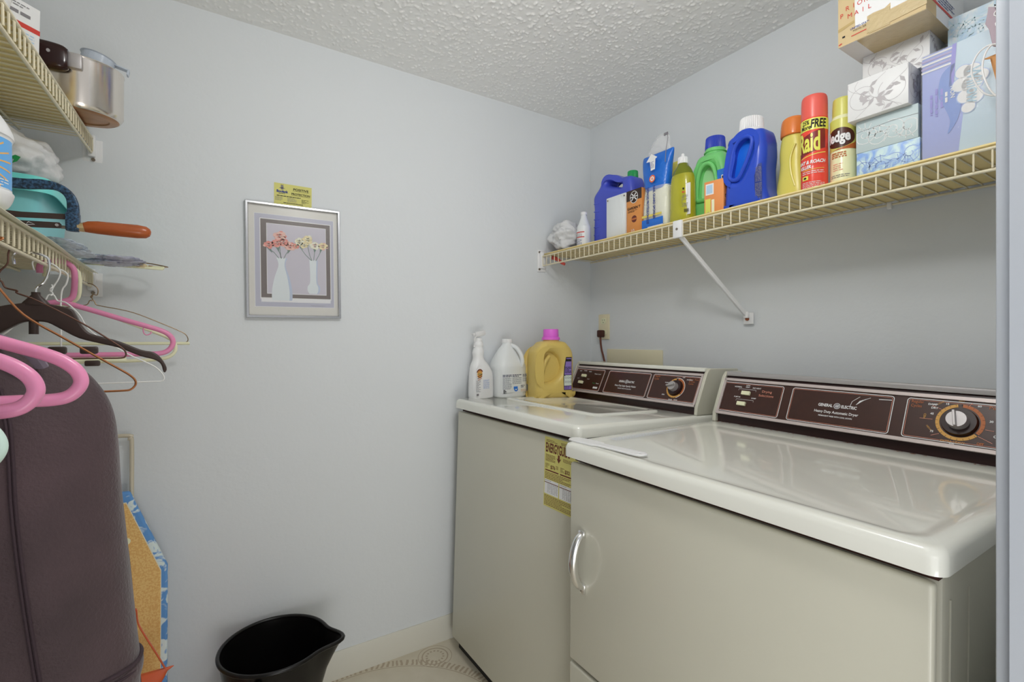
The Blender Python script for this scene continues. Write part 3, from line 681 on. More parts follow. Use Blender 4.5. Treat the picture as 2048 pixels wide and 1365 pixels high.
# ------------------------------------------------------------------ things on the right shelf
ZS = 1.5582
b = B(); b.grid(lambda u, v: (1.2925+.285*max(0, u-.03)/.97, 1.745-1.54*v, 1.5564+(.0075*(1-u/.06) if u < .06 else 0)), 40, 30)
o = b.build('shelf_liner', mat('amber_yellowed_liner', (200, 180, 126), .5), None, solid=.001); tag(o, 'yellowed plastic liner lying on the right wire shelf', 'shelf liner')
b = B(); b.grid(lambda u, v: (-.515+.272*u, 1.70-.95*v, 1.738-(1.762-(1.70-.95*v))*math.tan(R(4.2))+.0022), 10, 20)
o = b.build('shelf_liner', mat('amber_yellowed_liner'), None, solid=.001); tag(o, 'amber plastic liner lying on the upper left wire shelf', 'shelf liner')
def ribbed_cap(b, z0, z1, r0, r1, n=36, rib=.0006, cx=0, cy=0, m=0):
    vs = []
    for z, r in ((z0, r0), (z0+(z1-z0)*.04, r0+.0004), (z1-(z1-z0)*.08, r1), (z1, r1-.0015)):
        for i in range(2*n):
            a = math.pi*i/n; rr_ = r+(rib if i % 2 else -rib); vs.append((cx+rr_*math.cos(a), cy+rr_*math.sin(a), z))
    N = 2*n; fs = [(k*N+i, k*N+(i+1) % N, (k+1)*N+(i+1) % N, (k+1)*N+i) for k in range(3) for i in range(N)]+[tuple(range(N-1, -1, -1)), tuple(3*N+i for i in range(N))]
    b.vf(vs, fs, m); return b
def bag_blob(name, loc, dim, mt, seed, rough=.25, label=None, parent=None, flatz=True):
    rr = random.Random(seed); bm = bmesh.new(); bmesh.ops.create_icosphere(bm, subdivisions=5, radius=1)
    from mathutils import noise
    off = Vector((seed*3.1, seed*1.7, seed*.9))
    for v in bm.verts:
        p = v.co.copy(); n = noise.noise(p*1.6+off)*rough+noise.noise(p*4+off)*rough*.45
        rg = abs(noise.noise(p*5.5+off*2)); n += (0.18-rg)*rough*.5+(.12-abs(noise.noise(p*11+off)))*rough*.22
        q = p*(1+n)
        z = q.z
        if flatz and z < 0: z *= .999
        v.co = (q.x*dim[0], q.y*dim[1], max(-.96, z)*dim[2])
    me = bpy.data.meshes.new(name); bm.to_mesh(me); bm.free()
    o = link(name, me, parent, mt, True, 70, label); o.location = loc
    zmin = min(v.co.z for v in me.vertices); o.location.z = loc[2]-zmin
    return o

# thin white bag in the corner and the packet below it
o = bag_blob('plastic_bag', (1.385, 1.682, ZS+.0105), (.088, .078, .066), M_bag, 3, .30); tag(o, 'crumpled white plastic bag in the corner of the right shelf', 'plastic bag')
t = thing('flat_packet', 'flat red and black packet under the crumpled bag in the shelf corner', 'packet', (1.40, 1.655, ZS), (0, 0, NY))
B().box((0, -.005, .0040), (.17, .16, .007), bev=.002).build('black_wrapper', mat('black_packet', (44, 28, 26), .35, k=1.2), t)
B().box((-.055, -.058, .0090), (.045, .05, .0025), bev=.001).build('red_band', M_redink, t)
P = cr([(1.318, 1.718, 1.545), (1.322, 1.690, 1.535), (1.330, 1.668, 1.518), (1.334, 1.650, 1.508)], 5)
o = B().tube(P, [.009-.0002*i for i in range(len(P))], 10, flat=.5).build('hanging_strap', mat('red_strap', (160, 58, 48), .4)); tag(o, 'short red strap poking down through the wires at the shelf corner', 'strap')

# small white bottle with red stripes
t = thing('small_bottle', 'small white bottle with red striped label behind the violet-blue jug', 'bottle', (1.356, 1.552, ZS), (0, 0, NY))
b = B(); b.loft(secs([(0, .026, .026), (.004, .029, .029), (.085, .029, .029), (.100, .025, .025), (.130, .014, .014), (.145, .011, .011)]), 30); b.build('body', mat('translucent_white_plastic', (196, 204, 214), .3), t)
B().cyl((0, 0, .143), (0, 0, .155), .013, n=24).build('cap', M_label, t)
g = G(cylmap(.0293, a0=-10)); g.rect(-.032, .012, .032, .080, M_label, 0); g.rect(-.032, .066, .032, .070, M_redink, 1); g.rect(-.032, .046, .032, .050, M_redink, 1)
g.fine(-.028, .062, .05, 3, .0045, M_grey, seed=2); g.fine(-.028, .042, .05, 6, .0045, M_navy, seed=3); g.build('label', t, bend=.004)

# violet-blue jug with integrated handle
t = thing('jug', 'tall violet-blue plastic jug with green cap at the far end of the shelf', 'jug', (1.428, 1.420, ZS), (0, 0, NY))
out = [(-.105, .000), (-.112, .03), (-.111, .10), (-.110, .16), (-.112, .215), (-.078, .250), (-.058, .278), (-.028, .288), (.010, .280), (.040, .262), (.070, .258), (.095, .250), (.105, .215), (.108, .16), (.106, .06), (.104, .0)]
hole = [(-.036, .258), (-.022, .264), (.020, .248), (.046, .232), (.046, .222), (.010, .232), (-.028, .246)]
slab('body', [out, hole], .088, .022, M_blue2, t)
for k in range(5): B().box((-.086, -.0425, .055+k*.032), (.032, .006, .004), bev=.0018, rot=(0, R(8), 0)).build('grip_rib', M_blue2, t)
b = B(); b.cyl((.072, 0, .244), (.072, 0, .256), .017, n=24); ribbed_cap(b, .252, .280, .020, .0195, 24, cx=.072); b.build('cap', M_greencap, t)

# white riveted case and kraft carton
t = thing('metal_case', 'white riveted metal case standing in front of the violet-blue jug', 'case', (1.348, 1.337, ZS), (0, 0, R(-90)))
B().box((.003, 0, .083), (.100, .052, .166), bev=.003).build('body', mat('white_painted_metal', (196, 200, 208), .3, .2), t)
b = B(); b.box((.003, -.0265, .083), (.078, .003, .140), bev=.0012)
for x in (.030, .036, .042): b.box((x, -.028, .083), (.002, .003, .160), bev=.0008)
b.build('raised_panel', mat('white_painted_metal', (196, 200, 208), .3, .2), t)
for x, z in ((-.038, .155), (-.038, .010), (.048, .155), (.048, .010)): B().cyl((x, -.026, z), (x, -.0285, z), .0028, n=10).build('rivet', M_screw, t)
t = thing('product_box', 'orange-brown cardboard box with black top band beside the riveted case', 'box', (1.350, 1.245, ZS), (0, 0, NY))
B().box((0, 0, .083), (.072, .050, .166), bev=.001).build('carton', mat('orange_brown_carton', (186, 124, 66), .5), t)
g = G(lambda x, z, h: (x, -.025-h, z)); g.rect(-.036, .128, .036, .166, mat('dark_carton_band', (52, 36, 30), .5, k=1.2), 0)
g.ell(0, .139, .019, .022, M_label, 1); g.ell(0, .139, .017, .020, mat('dark_carton_band'), 2); g.line([(-.011, .127), (.010, .153)], .004, M_label, 3); g.line([(.012, .128), (-.010, .152)], .004, M_label, 3); g.line([(-.017, .139), (.017, .141)], .003, M_label, 3)
g.text('GARDEN T', -.031, .096, .0125, M_ink, al='L', bold=.03); g.fine(-.029, .092, .045, 2, .0042, M_ink, seed=5)
g.ell(.001, .060, .0125, .0125, mat('maroon_ink', (88, 38, 30), .5), 1); g.rect(-.011, .057, .013, .063, M_orangei, 2); g.text('10', -.012, .012, .018, M_winkc, al='L'); g.build('printed_front', t)

# detergent carton with round red logo
t = thing('detergent_carton', 'yellow and white detergent carton with round red logo behind the sponge packet', 'carton', (1.455, 1.205, ZS), (0, 0, NY))
B().box((0, 0, .128), (.150, .055, .256), bev=.001).build('carton', M_label, t)
g = G(lambda x, z, h: (x, -.0275-h, z)); g.rect(-.075, .150, .075, .256, mat('yellow_carton_print', (204, 190, 88), .5), 0)
g.ell(-.030, .210, .034, .034, M_redink, 1); g.ell(-.030, .210, .029, .029, M_label, 2); g.ell(-.030, .210, .025, .025, M_redink, 3); g.poly([(-.045, .200), (-.022, .226), (-.014, .220), (-.036, .195)], M_label, 4)
g.text('HEAVY', -.070, .168, .011, M_redink, al='L', bold=.03); g.text('DETERGENT', -.070, .156, .011, M_redink, al='L', bold=.03); g.rect(-.075, .142, .075, .145, M_grey, 1); g.fine(-.070, .137, .055, 22, .0055, M_grey, seed=8); g.build('printed_front', t)

# sponge packet: film bag with blue header
t = thing('sponge_packet', 'blue and clear packet of sponges with a puffed clear film top', 'sponge packet', (1.345, 1.149, ZS), (0, 0, NY))
b = B(); b.loft(secs([(.003, .050, .022, 0, 0, 5), (.008, .052, .026, 0, 0, 5), (.06, .052, .027, 0, 0, 5), (.12, .050, .026, 0, 0, 4), (.150, .046, .022, 0, 0, 4), (.158, .040, .016, 0, 0, 4)]), 32)
b.build('sponges', two('yellow_blue_sponge', (206, 206, 180), (60, 90, 90), 9, .8, lo=.60, hi=.64, detail=1), t)
b = B(); b.loft(secs([(.140, .046, .026, 0, 0, 3), (.170, .052, .025, -.004, 0, 3), (.215, .058, .022, -.006, 0, 3), (.250, .064, .016, -.004, 0, 3), (.268, .066, .007, -.002, 0, 3), (.272, .062, .002, -.002, 0, 3)]), 40)
b.build('blue_header', mat('blue_printed_film', (28, 92, 176), .25, bump=.003, bscale=45), t)
b = B(); b.loft(secs([(.002, .054, .029, 0, 0, 4), (.07, .056, .031, 0, 0, 4), (.15, .052, .027, 0, 0, 3)]), 40, cap0=False, cap1=False); b.build('clear_film', M_clear, t)
b = B(); b.loft(secs([(.268, .055, .008, 0, 0, 2.4), (.290, .044, .014, .004, 0, 2), (.315, .034, .012, .012, 0, 2), (.330, .022, .005, .014, 0, 2)]), 30, cap0=False, cap1=False); b.build('film_top', M_clear, t)
b = B(); b.tube(cr([(.046, -.012, .318), (.054, -.020, .300), (.052, -.026, .262), (.050, -.028, .22)], 5), .0011, 6); b.box((.040, -.012, .321), (.016, .003, .008)); b.build('tie_tag', M_grey, t)
g = G(lambda x, z, h: (x, -.0335-h-.0*z, z), step=.0003)
g.ell(.0, .176, .0125, .0125, mat('orange_red_print', (214, 92, 48), .4), 1); g.ell(0, .176, .008, .008, M_label, 2); g.text('8', 0, .1715, .012, mat('orange_red_print'), 3, bold=.03)
g.text('ÉPONGES PROTÈGE-ONGLES', -.024, .150, .0135, M_navy, 2, al='L', rot=-90, sx=.72, bold=.04); g.text('NAIL GUARD SPONGES', .004, .150, .0135, M_navy, 2, al='L', rot=-90, sx=.80, bold=.04)
g.rect(-.046, .048, .040, .055, mat('gold_print', (190, 174, 80), .4), 1); g.rect(-.046, .006, .046, .040, mat('blue_printed_film'), 1); g.rect(-.020, .002, .046, .014, M_label, 2)
g.poly([(-.026, .238), (-.004, .262), (.022, .244), (.014, .240), (.012, .206), (-.006, .204), (-.010, .236)], M_label, 1); g.fine(-.007, .234, .015, 6, .004, M_navy, seed=9)
g.build('printing', t)

# dish soap
t = thing('dish_soap_bottle', 'clear bottle of yellow-green dish soap with white cap', 'bottle', (1.345, 1.050, ZS), (0, 0, NY))
t.scale = (1, 1, .965)
M_soap = mat('yellow_green_soap', (176, 172, 44), .12, trans=.45, k=1.7, coat=.3); M_soap2 = mat('darker_soap_surface', (120, 128, 28), .15, trans=.4, k=1.5)
b = B(); b.loft(secs([(0, .038, .026, 0, 0, 2.6), (.006, .043, .030, 0, 0, 2.8), (.05, .041, .030, 0, 0, 2.6), (.10, .041, .030, 0, 0, 2.5), (.15, .040, .029, 0, 0, 2.4), (.170, .037, .027, 0, 0, 2.2)]), 40); b.build('body', M_soap, t)
b = B(); b.loft(secs([(.168, .0368, .027, 0, 0, 2.2), (.190, .028, .022, 0, 0, 2), (.205, .017, .016, 0, 0, 2), (.212, .014, .014, 0, 0, 2)]), 40); b.build('shoulder', M_soap2, t)
b = B(); ribbed_cap(b, .210, .232, .0155, .0150, 20); b.cyl((0, 0, .232), (0, 0, .244), .007, .005, 16); b.build('cap', M_white, t)
g = G(lambda x, z, h: (.024+x, -.0285-h+abs(x+.004)*.28, z)); pts = [(-.020+.024*math.cos(R(a)), .080+.052*math.sin(R(a))) for a in range(90, 271, 15)]+[(.014, .028), (.014, .132)]
g.poly([(p[0]+.008, p[1]) for p in pts], M_label, 0); g.fine(-.011, .119, .023, 1, .008, M_ink, seed=200, th=.8); g.fine(-.004, .107, .016, 1, .007, M_redink, seed=201, th=.8); g.fine(-.020, .094, .034, 9, .0046, M_grey, seed=11)
for k in range(9): g.rect(.002+k*.0017, .036, .003+k*.0017, .047, M_ink, 2)
g.build('label', t)

# green laundry jug
t = thing('laundry_jug', 'green laundry detergent jug with ribbed blue cap', 'jug', (1.432, .990, ZS), (0, 0, NY))
t.scale = (1, 1, 1.07)
out = [(-.070, 0), (-.075, .02), (-.075, .07), (-.064, .12), (-.058, .165), (-.048, .198), (-.028, .214), (.030, .214), (.052, .200), (.064, .168), (.072, .12), (.074, .07), (.072, .0)]
hole = [(-.032, .085), (-.030, .135), (-.020, .165), (.000, .176), (.020, .165), (.030, .135), (.032, .100), (.022, .080), (-.015, .078)]
slab('body', [out, hole], .098, .026, M_green, t)
slab('handle_recess', [[(p[0]*1.25, .1275+(p[1]-.1275)*1.2) for p in hole]], .050, .005, mat('green_recess_plastic', (150, 204, 146), .25), t).location = (.0, .0, .0)
b = B(); b.tube(cr([(p[0]*1.12, -.047, .1275+(p[1]-.1275)*1.10) for p in hole], 6, True), .0065, 10, closed=True); b.build('handle_rim', M_green, t)
b = B(); b.cyl((0, 0, .205), (0, 0, .232), .034, .031, 32); b.tube([(.0335*math.cos(R(a)), .0335*math.sin(R(a)), .222) for a in range(0, 360, 10)], .0022, 8, closed=True); b.build('neck', M_green, t)
b = B(); ribbed_cap(b, .232, .268, .031, .029, 40, .0007); b.build('cap', M_blue3, t)
g = G(lambda x, z, h: (x, -.0488-h, z)); g.rect(.040, .075, .066, .150, mat('mid_blue_print', (38, 104, 188), .35), 0); g.rect(.055, .098, .066, .132, M_label, 1); g.rect(.0575, .117, .066, .129, M_ink, 2); g.rect(.0575, .101, .066, .112, M_ink, 2); g.build('label', t)

# orange carton in front of it
t = thing('small_carton', 'small orange carton standing in front of the green jug', 'box', (1.348, .926, ZS), (0, 0, R(-84)))
B().box((0, 0, .056), (.062, .040, .112), bev=.0008).build('carton', mat('orange_carton', (214, 128, 74), .45), t)
g = G(lambda x, z, h: (x, -.020-h, z)); g.rect(-.026, .070, .000, .104, M_label, 0); g.rect(-.023, .074, -.004, .100, mat('pale_blue_print', (150, 176, 196), .5), 1)
g.rect(-.027, .010, -.010, .058, mat('lime_print', (186, 186, 84), .5), 0); g.rect(-.007, .004, .002, .054, mat('pale_yellow_print', (206, 206, 170), .5), 0); g.ring(-.017, .014, .003, .004, M_grey, lay=2); g.build('printed_front', t)
g = G(lambda x, z, h: (.031+h, -.0+x, z)); g.fine(-.016, .104, .030, 9, .0052, M_orangei, seed=14); g.fine(-.016, .050, .030, 7, .0052, M_orangei, seed=15); g.ring(-.008, .060, .003, .005, M_ink, lay=2); g.build('printed_side', t)

# blue laundry jug
t = thing('laundry_jug', 'royal blue laundry detergent jug with ribbed white cap', 'jug', (1.377, .832, ZS), (0, 0, NY))
t.scale = (.93, 1, 1)
out = [(-.066, 0), (-.071, .02), (-.068, .075), (-.060, .125), (-.050, .165), (-.056, .190), (-.062, .212), (-.040, .230), (.040, .230), (.060, .212), (.066, .160), (.062, .110), (.064, .06), (.066, .0)]
hole = [(-.040, .108), (-.036, .145), (-.026, .185), (-.006, .205), (.018, .205), (.028, .190), (.018, .155), (.000, .120), (-.018, .098)]
slab('body', [out, hole], .092, .026, M_blue, t)
slab('handle_recess', [[(p[0]*1.2, .152+(p[1]-.152)*1.12) for p in hole]], .046, .005, mat('blue_recess_plastic', (30, 96, 200), .22, k=1.6), t).location = (.0, .0, .0)
b = B(); b.tube(cr([(p[0]*1.1, -.0440, .152+(p[1]-.152)*1.07) for p in hole], 6, True), .0062, 10, closed=True); b.build('handle_rim', M_blue, t)
b = B(); b.loft([(.222, .044, .036), (.232, .043, .036), (.238, .040, .034), (.240, .037, .034)], 36); b.build('collar', M_white, t)
b = B(); ribbed_cap(b, .240, .275, .0345, .0325, 40, .0008); b.build('cap', M_white, t)
g = G(lambda x, z, h: (.047+x, -.0470-h+max(0, x)*.30, z)); g.poly([(p[0]*.8, p[1]) for p in [(-.010, .09), (.004, .12), (.016, .122), (.018, .02), (.006, .02), (-.008, .05)]], M_navy, 0); g.fine(-.004, .112, .016, 10, .0042, M_grey, 1, seed=16); g.fine(-.005, .066, .018, 9, .0042, M_grey, 1, seed=17); g.build('label', t)

# yellow softener bottle with amber cap
t = thing('softener_bottle', 'yellow plastic bottle with translucent orange cap between blue jug and red can', 'bottle', (1.428, .735, ZS), (0, 0, NY))
t.scale = (1, 1, 1.03)
b = B(); b.loft(secs([(0, .042, .032, 0, 0, 2.6), (.006, .046, .036, 0, 0, 2.8), (.045, .044, .036, 0, 0, 2.8), (.085, .039, .033, 0, 0, 2.6), (.115, .035, .031, 0, 0, 2.6), (.150, .036, .031, 0, 0, 2.6), (.185, .032, .030, 0, 0, 2.4), (.196, .030, .030, 0, 0, 2)]), 44); b.build('body', M_yel, t)
b = B(); b.tube(cr([(.018, -.033, .05), (.008, -.034, .09), (.006, -.033, .13), (.018, -.031, .165)], 5), .003, 8); b.build('grip_ridge', M_yel, t)
b = B(); b.loft(secs([(.194, .0345, .0345), (.200, .0355, .0355), (.232, .033, .033), (.243, .028, .028), (.246, .018, .018), (.246, .004, .004)]), 40); b.build('cap', M_orangecap, t)

# red insect spray can
t = thing('spray_can', 'red insect spray can with red cap and yellow band', 'spray can', (1.350, .6445, ZS), (0, 0, R(-108)))
t.scale = (1, 1, 1.02)
rc = .0305
b = B(); b.loft([(0, rc-.002, rc-.002), (.002, rc, rc), (.188, rc, rc), (.194, rc-.002, rc-.002)], 48); b.build('can', M_red, t)
b = B(); b.loft(secs([(.190, rc-.001, rc-.001), (.194, rc-.0005, rc-.0005), (.235, rc-.001, rc-.001), (.247, rc-.003, rc-.003), (.2495, rc-.008, rc-.008), (.250, .004, .004)]), 48); b.build('cap', M_redcap, t)
g = G(cylmap(rc, a0=44)); M_band = mat('yellow_band_print', (206, 196, 84), .3)
g.rect(-.060, .158, .050, .187, M_band, 0); g.text('FREE', .009, .163, .029, M_ink, 2, sx=.60, bold=.03, shear=.1); g.text('25%', -.021, .173, .0155, M_ink, 2, sx=.7, bold=.02, shear=.1); g.text('More', -.021, .161, .0155, M_ink, 2, sx=.75, bold=.02, shear=.1)
g.poly([(-.044, .138), (.022, .160), (.026, .155), (.026, .085), (-.044, .075)], mat('dark_red_print', (112, 34, 30), .35), 0); g.poly([(-.044, .090), (.030, .112), (.030, .075), (-.044, .060)], M_red, 1)
g.text('Raid', -.014, .106, .066, M_band, 3, sx=.47, bold=.03); g.line([(-.034, .090), (.026, .100)], .0018, M_band, 3)
g.text('ANT & ROACH', -.009, .074, .0115, M_winkc, 3, sx=.85, bold=.04, shear=.2); g.text('KILLER', -.022, .062, .0115, M_winkc, 3, sx=.85, bold=.04, shear=.2)
g.line([(-.030, .058), (.022, .060)], .001, M_band, 3); g.fine(-.030, .055, .052, 2, .0045, M_winkc, seed=20); g.rect(-.030, .034, -.014, .044, M_band, 2); g.ell(-.022, .039, .004, .0025, M_ink, 3); g.fine(-.030, .028, .055, 7, .0040, M_winkc, seed=21)
g.build('printing', t, bend=.003)

# furniture polish can
t = thing('spray_can', 'pale yellow furniture polish can beside the red can', 'spray can', (1.374, .5865, ZS), (0, 0, R(-112)))
rc = .0285
b = B(); b.loft([(0, rc-.002, rc-.002), (.002, rc, rc), (.176, rc, rc), (.190, rc-.006, rc-.006)], 44); b.build('can', M_cream, t)
b = B(); b.loft(secs([(.176, rc-.004, rc-.004), (.182, rc-.004, rc-.004), (.222, rc-.005, rc-.005), (.232, rc-.008, rc-.008), (.234, .004, .004)]), 44); b.build('cap', M_lemon, t)
g = G(cylmap(rc, a0=34)); g.rect(-.060, .098, .048, .176, M_lemon, 0); pts = [(-.004+.036*math.cos(R(a)), .128+.025*math.sin(R(a))) for a in range(0, 360, 12)]; g.poly(pts, mat('brown_oval_print', (66, 32, 22), .35), 1)
g.poly([(-.02, .098), (.046, .098), (.046, .125), (.030, .112), (.010, .104)], mat('amber_print', (156, 82, 40), .35), 1)
g.text('Pledge', -.011, .119, .036, M_winkc, 4, sx=.66, bold=.04); g.text('Pledge', -.0105, .1185, .036, M_ink, 3, sx=.67, bold=.065)
g.fine(-.022, .092, .034, 3, .005, M_orangei, seed=23, th=.6); g.fine(-.018, .064, .022, 4, .005, M_copperi, seed=24); g.fine(-.024, .036, .044, 2, .0045, M_grey, seed=25); g.build('printing', t, bend=.003)

# tissue boxes
def leafpat(g, x0, z0, x1, z1, seed, col, n=7):
    rr = random.Random(seed)
    for k in range(2): g.ring(x0+(x1-x0)*(.25+.5*k), (z0+z1)/2, (z1-z0)*.30, (z1-z0)*.31, col, 40+k*90, 330+k*60, 1)
    for k in range(n):
        x = x0+(x1-x0)*(k+.5)/n; z = z0+(z1-z0)*rr.uniform(.2, .8); 
        pts = [(x+(z1-z0)*.35*math.sin(t_*.55+k), min(z1, max(z0, z0+(z1-z0)*t_/8))) for t_ in range(9)]
        pts = [(min(x1, max(x0, p[0])), p[1]) for p in pts]; g.line(cr([(p[0], p[1]) for p in pts], 3), .0006, col, 1)
        for t_ in range(1, 8):
            px, pz = pts[t_]; a = rr.uniform(0, 6.28); l = (z1-z0)*.23; w_ = l*.42; c, q = math.cos(a), math.sin(a)
            lf = [(0, 0), (l*.5, w_*.5), (l, 0), (l*.5, -w_*.5)]; pq = [(px+u*c-v*q, pz+u*q+v*c) for u, v in lf]
            if all(x0 < p[0] < x1 and z0 < p[1] < z1 for p in pq): g.poly(pq, col, 2+.4*k+.04*t_)
def swirlpat(g, x0, z0, x1, z1, seed, col, n=4, wd=.0016):
    rr = random.Random(seed)
    for k in range(n):
        cx = x0+(x1-x0)*(k+.5)/n; cz = z0+(z1-z0)*rr.uniform(.35, .65); s_ = 1 if k % 2 else -1; rad = (z1-z0)*.36
        pts = []
        for i in range(26):
            a = s_*i*.42+k; r_ = rad*(1-i/28); x, z = cx+r_*math.cos(a), cz+r_*math.sin(a); pts.append((min(x1, max(x0, x)), min(z1, max(z0, z))))
        g.line(pts, wd, col, 1)
        for j in range(4):
            a = k+j*.5; g.line([(cx+rad*.3*math.cos(a), cz+rad*.3*math.sin(a)), (min(x1, max(x0, cx+rad*1.15*math.cos(a+.5))), min(z1, max(z0, cz+rad*1.1*math.sin(a+.5))))], wd*.9, col, 1)
M_lbox = mat('white_box_board', (200, 200, 202), .4); M_leaf = mat('grey_leaf_ink', (160, 156, 158), .5)
M_sage = mat('sage_grey_board', (164, 178, 180), .4); M_sagew = mat('pale_swirl_ink', (196, 206, 204), .4)
M_wc = two('blue_watercolour_board', (118, 150, 200), (178, 198, 216), 30, .4, lo=.35, hi=.62, detail=6, distort=2)
M_wc2 = two('pale_watercolour_board', (150, 180, 206), (196, 208, 218), 22, .4, lo=.35, hi=.6, detail=5, distort=2)
def tissue(label, loc, rz, w_, d_, h_, board, pat, ink, seed, slot=False):
    t = thing('tissue_box', label, 'tissue box', loc, (0, 0, rz))
    B().box((0, 0, h_/2), (w_, d_, h_), bev=.0012).build('carton', board, t)
    for nm, mp, wd in (('printed_front', lambda x, z, h: (x, -d_/2-h, z), w_), ('printed_end', lambda x, z, h: (w_/2+h, x, z), d_), ('printed_bottom', lambda x, z, h: (x, z-d_/2, -h), w_)):
        if nm == 'printed_bottom' and pat is not leafpat: continue
        g = G(mp, step=.00012); hh = d_ if nm == 'printed_bottom' else h_
        if nm == 'printed_bottom': continue
        if pat: pat(g, -wd/2+.002, .003, wd/2-.002, hh-.003, seed, ink, max(2, int(wd/.028)))
        if slot and nm == 'printed_front': g.line([(-wd/2, h_*.66), (wd*.1, h_*.72), (wd/2, h_*.70)], .0008, M_grey, 2)
        if pat or slot: g.build(nm, t)
    return t
tissue('blue watercolour tissue box at the bottom of the stack beside the pale yellow can', (1.405, .484, ZS), NY, .124, .120, .074, M_wc, swirlpat, mat('blue_swirl_ink', (130, 152, 196), .4), 41)
tissue('sage green swirl tissue box on the blue watercolour one', (1.405, .486, ZS+.0743), NY, .122, .120, .076, M_sage, swirlpat, M_sagew, 42, True)
tissue('white leaf-print tissue box overhanging the front, on the sage swirl box', (1.385, .4975, ZS+.1508), R(-90), .121, .115, .092, M_lbox, leafpat, M_leaf, 43)
tissue('white leaf-print tissue box, upper one directly under the postal carton', (1.435, .482, ZS+.2433), R(-90), .132, .105, .077, M_lbox, leafpat, M_leaf, 44)
tissue('pale blue watercolour tissue box between the postal carton and the paper bags', (1.475, .3395, ZS+.252), R(-90), .112, .110, .092, M_wc2, swirlpat, mat('pale_blue_ink', (170, 192, 210), .4), 46)

# postal carton on top
t = thing('postal_carton', 'taped brown and white postal carton on top of the tissue boxes', 'cardboard box', (1.405, .478, ZS+.3208), (0, 0, R(-90)))
bw, bd, bh = .168, .230, .150
B().box((0, 0, bh/2), (bw, bd, bh), bev=.001).build('carton', M_lbox, t)
g = G(lambda x, z, h: (x, -bd/2-h, z)); g.rect(-bw/2, 0, bw/2, bh, M_kraft, 0); g2 = g; g = G(lambda x, z, h: (x, -bd/2-h, z*.62)); g.q = [([(v[0], v[1]/.62) for v in q_[0]],)+tuple(q_[1:]) for q_ in g2.q]; g.mats = g2.mats
g.poly([(-.048, .046), (-.024, .048), (-.024, .070), (-.012, .073), (.010, .070), (.021, .080), (.021, .057), (.084, .061), (.084, .24), (-.050, .24)], M_lbox, 1)
for k, ch in enumerate('MAIL'): g.text(ch, -.059+k*.0135, (.096), .0245, M_redink, 3, sx=.58)
for k, ch in enumerate('PRIORITY'): g.text(ch, -.076+k*.0125, .128 if k else .108, .0245, M_redink, 3, sx=.58)
g.text('VISIT US AT USPS.COM', -.002, .044, .0120, M_redink, 3, al='L', sx=.52); g.text('UNITED STATES', -.058, .047, .0105, M_navy, 3, al='L', sx=.57, bold=.02); g.text('POSTAL SERVICE', -.052, .037, .0088, M_ink, 3, al='L', sx=.57)
g.rect(-.075, .030, -.069, .037, M_ink, 2); g.line([(-.056, .023), (-.024, .025)], .0032, M_redink, 3); g.line([(.022, .030), (.062, .033)], .0036, M_redink, 3); g.line([(-.082, .008), (-.076, .012)], .004, M_redink, 3); g.poly([(-.084, .058), (-.050, .070), (-.050, .080), (-.084, .070)], mat('tape_band', (160, 138, 92), .3), 2); g.build('printed_front', t)
g = G(lambda x, z, h: (bw/2+h, x, z)); g.rect(-bd/2, .030, bd/2, .036, M_redink, 1); g.rect(-bd/2, .0, -.06, bh, M_kraft, 0); g.fine(-.05, .06, .10, 4, .006, M_navy, seed=50); g.build('printed_end', t)
M_tape = mat('brown_glossy_tape', (168, 150, 112), .1, coat=.5, bump=.002, bscale=60)
b = B(); b.box((.030, -bd/2-.0012, .020), (.110, .0012, .026), rot=(0, R(-3), 0)); b.box((.0, -bd/2-.0010, .0225), (.04, .0010, .040)); b.box((.02, -.02, -.0008), (.13, .19, .0010)); b.build('packing_tape', M_tape, t)

# box of napkins / pads
t = thing('tissue_multipack', 'large shrink-wrapped lavender tissue multipack standing on edge near the doorway', 'multipack', (1.394, .3500, ZS+.002), (0, R(0), R(-94)))
pw, pd, ph = .132, .105, .246
b = B(); b.box((0, 0, ph/2), (pw, pd, ph), bev=.003); b.build('pack', mat('lavender_print', (142, 152, 206), .22, coat=.4), t)
fm = lambda x, z, h: (x, -pd/2-h, z)
g = G(fm, step=.0003); g.poly([(-.004, .0), (pw/2, .0), (pw/2, ph), (-.010, ph), (-.016, .19), (.008, .12)], mat('pale_sage_print', (168, 186, 200), .18, coat=.5), 0)
for k in range(5): g.rect(-pw/2, ph-.008-k*.008, -.012, ph-.004-k*.008, M_label if k % 2 == 0 else mat('lilac_line', (150, 140, 176), .4), 1)
g.poly([(-.012, ph), (-.005, ph), (-.010, .16), (-.018, .16)], mat('violet_print', (124, 120, 186), .3), 2)
cr_ = cr([(-.008, .205), (-.030, .190), (-.036, .150), (-.026, .120), (-.016, .086), (-.020, .060), (-.004, .084), (.002, .120), (-.010, .15), (-.014, .18)], 5, True); g.poly(cr_, mat('slate_blue_print', (104, 128, 184), .25), 2)
for cx, cz, r_ in ((.006, .180, .013), (.020, .176, .014), (.002, .155, .014), (.020, .150, .017), (.010, .128, .014), (.024, .122, .014), (.034, .160, .012), (.014, .103, .011)): g.ell(cx, cz, r_*1.12, r_*1.12, mat('slate_edge', (140, 160, 196), .3), 3); g.ell(cx, cz, r_, r_, mat('cloud_white_print', (202, 210, 220), .2), 4)
g.text('Willow', .012, .184, .034, mat('teal_grey_script', (128, 160, 176), .3), 6, al='L', rot=-90, sx=.72, bold=.01, shear=.1)
g.text('NON', -.015, .146, .011, M_winkc, 5, rot=-90, bold=.02); g.finev(-.020, .150, .022, 1, .007, M_winkc, 5, seed=63, th=.6)
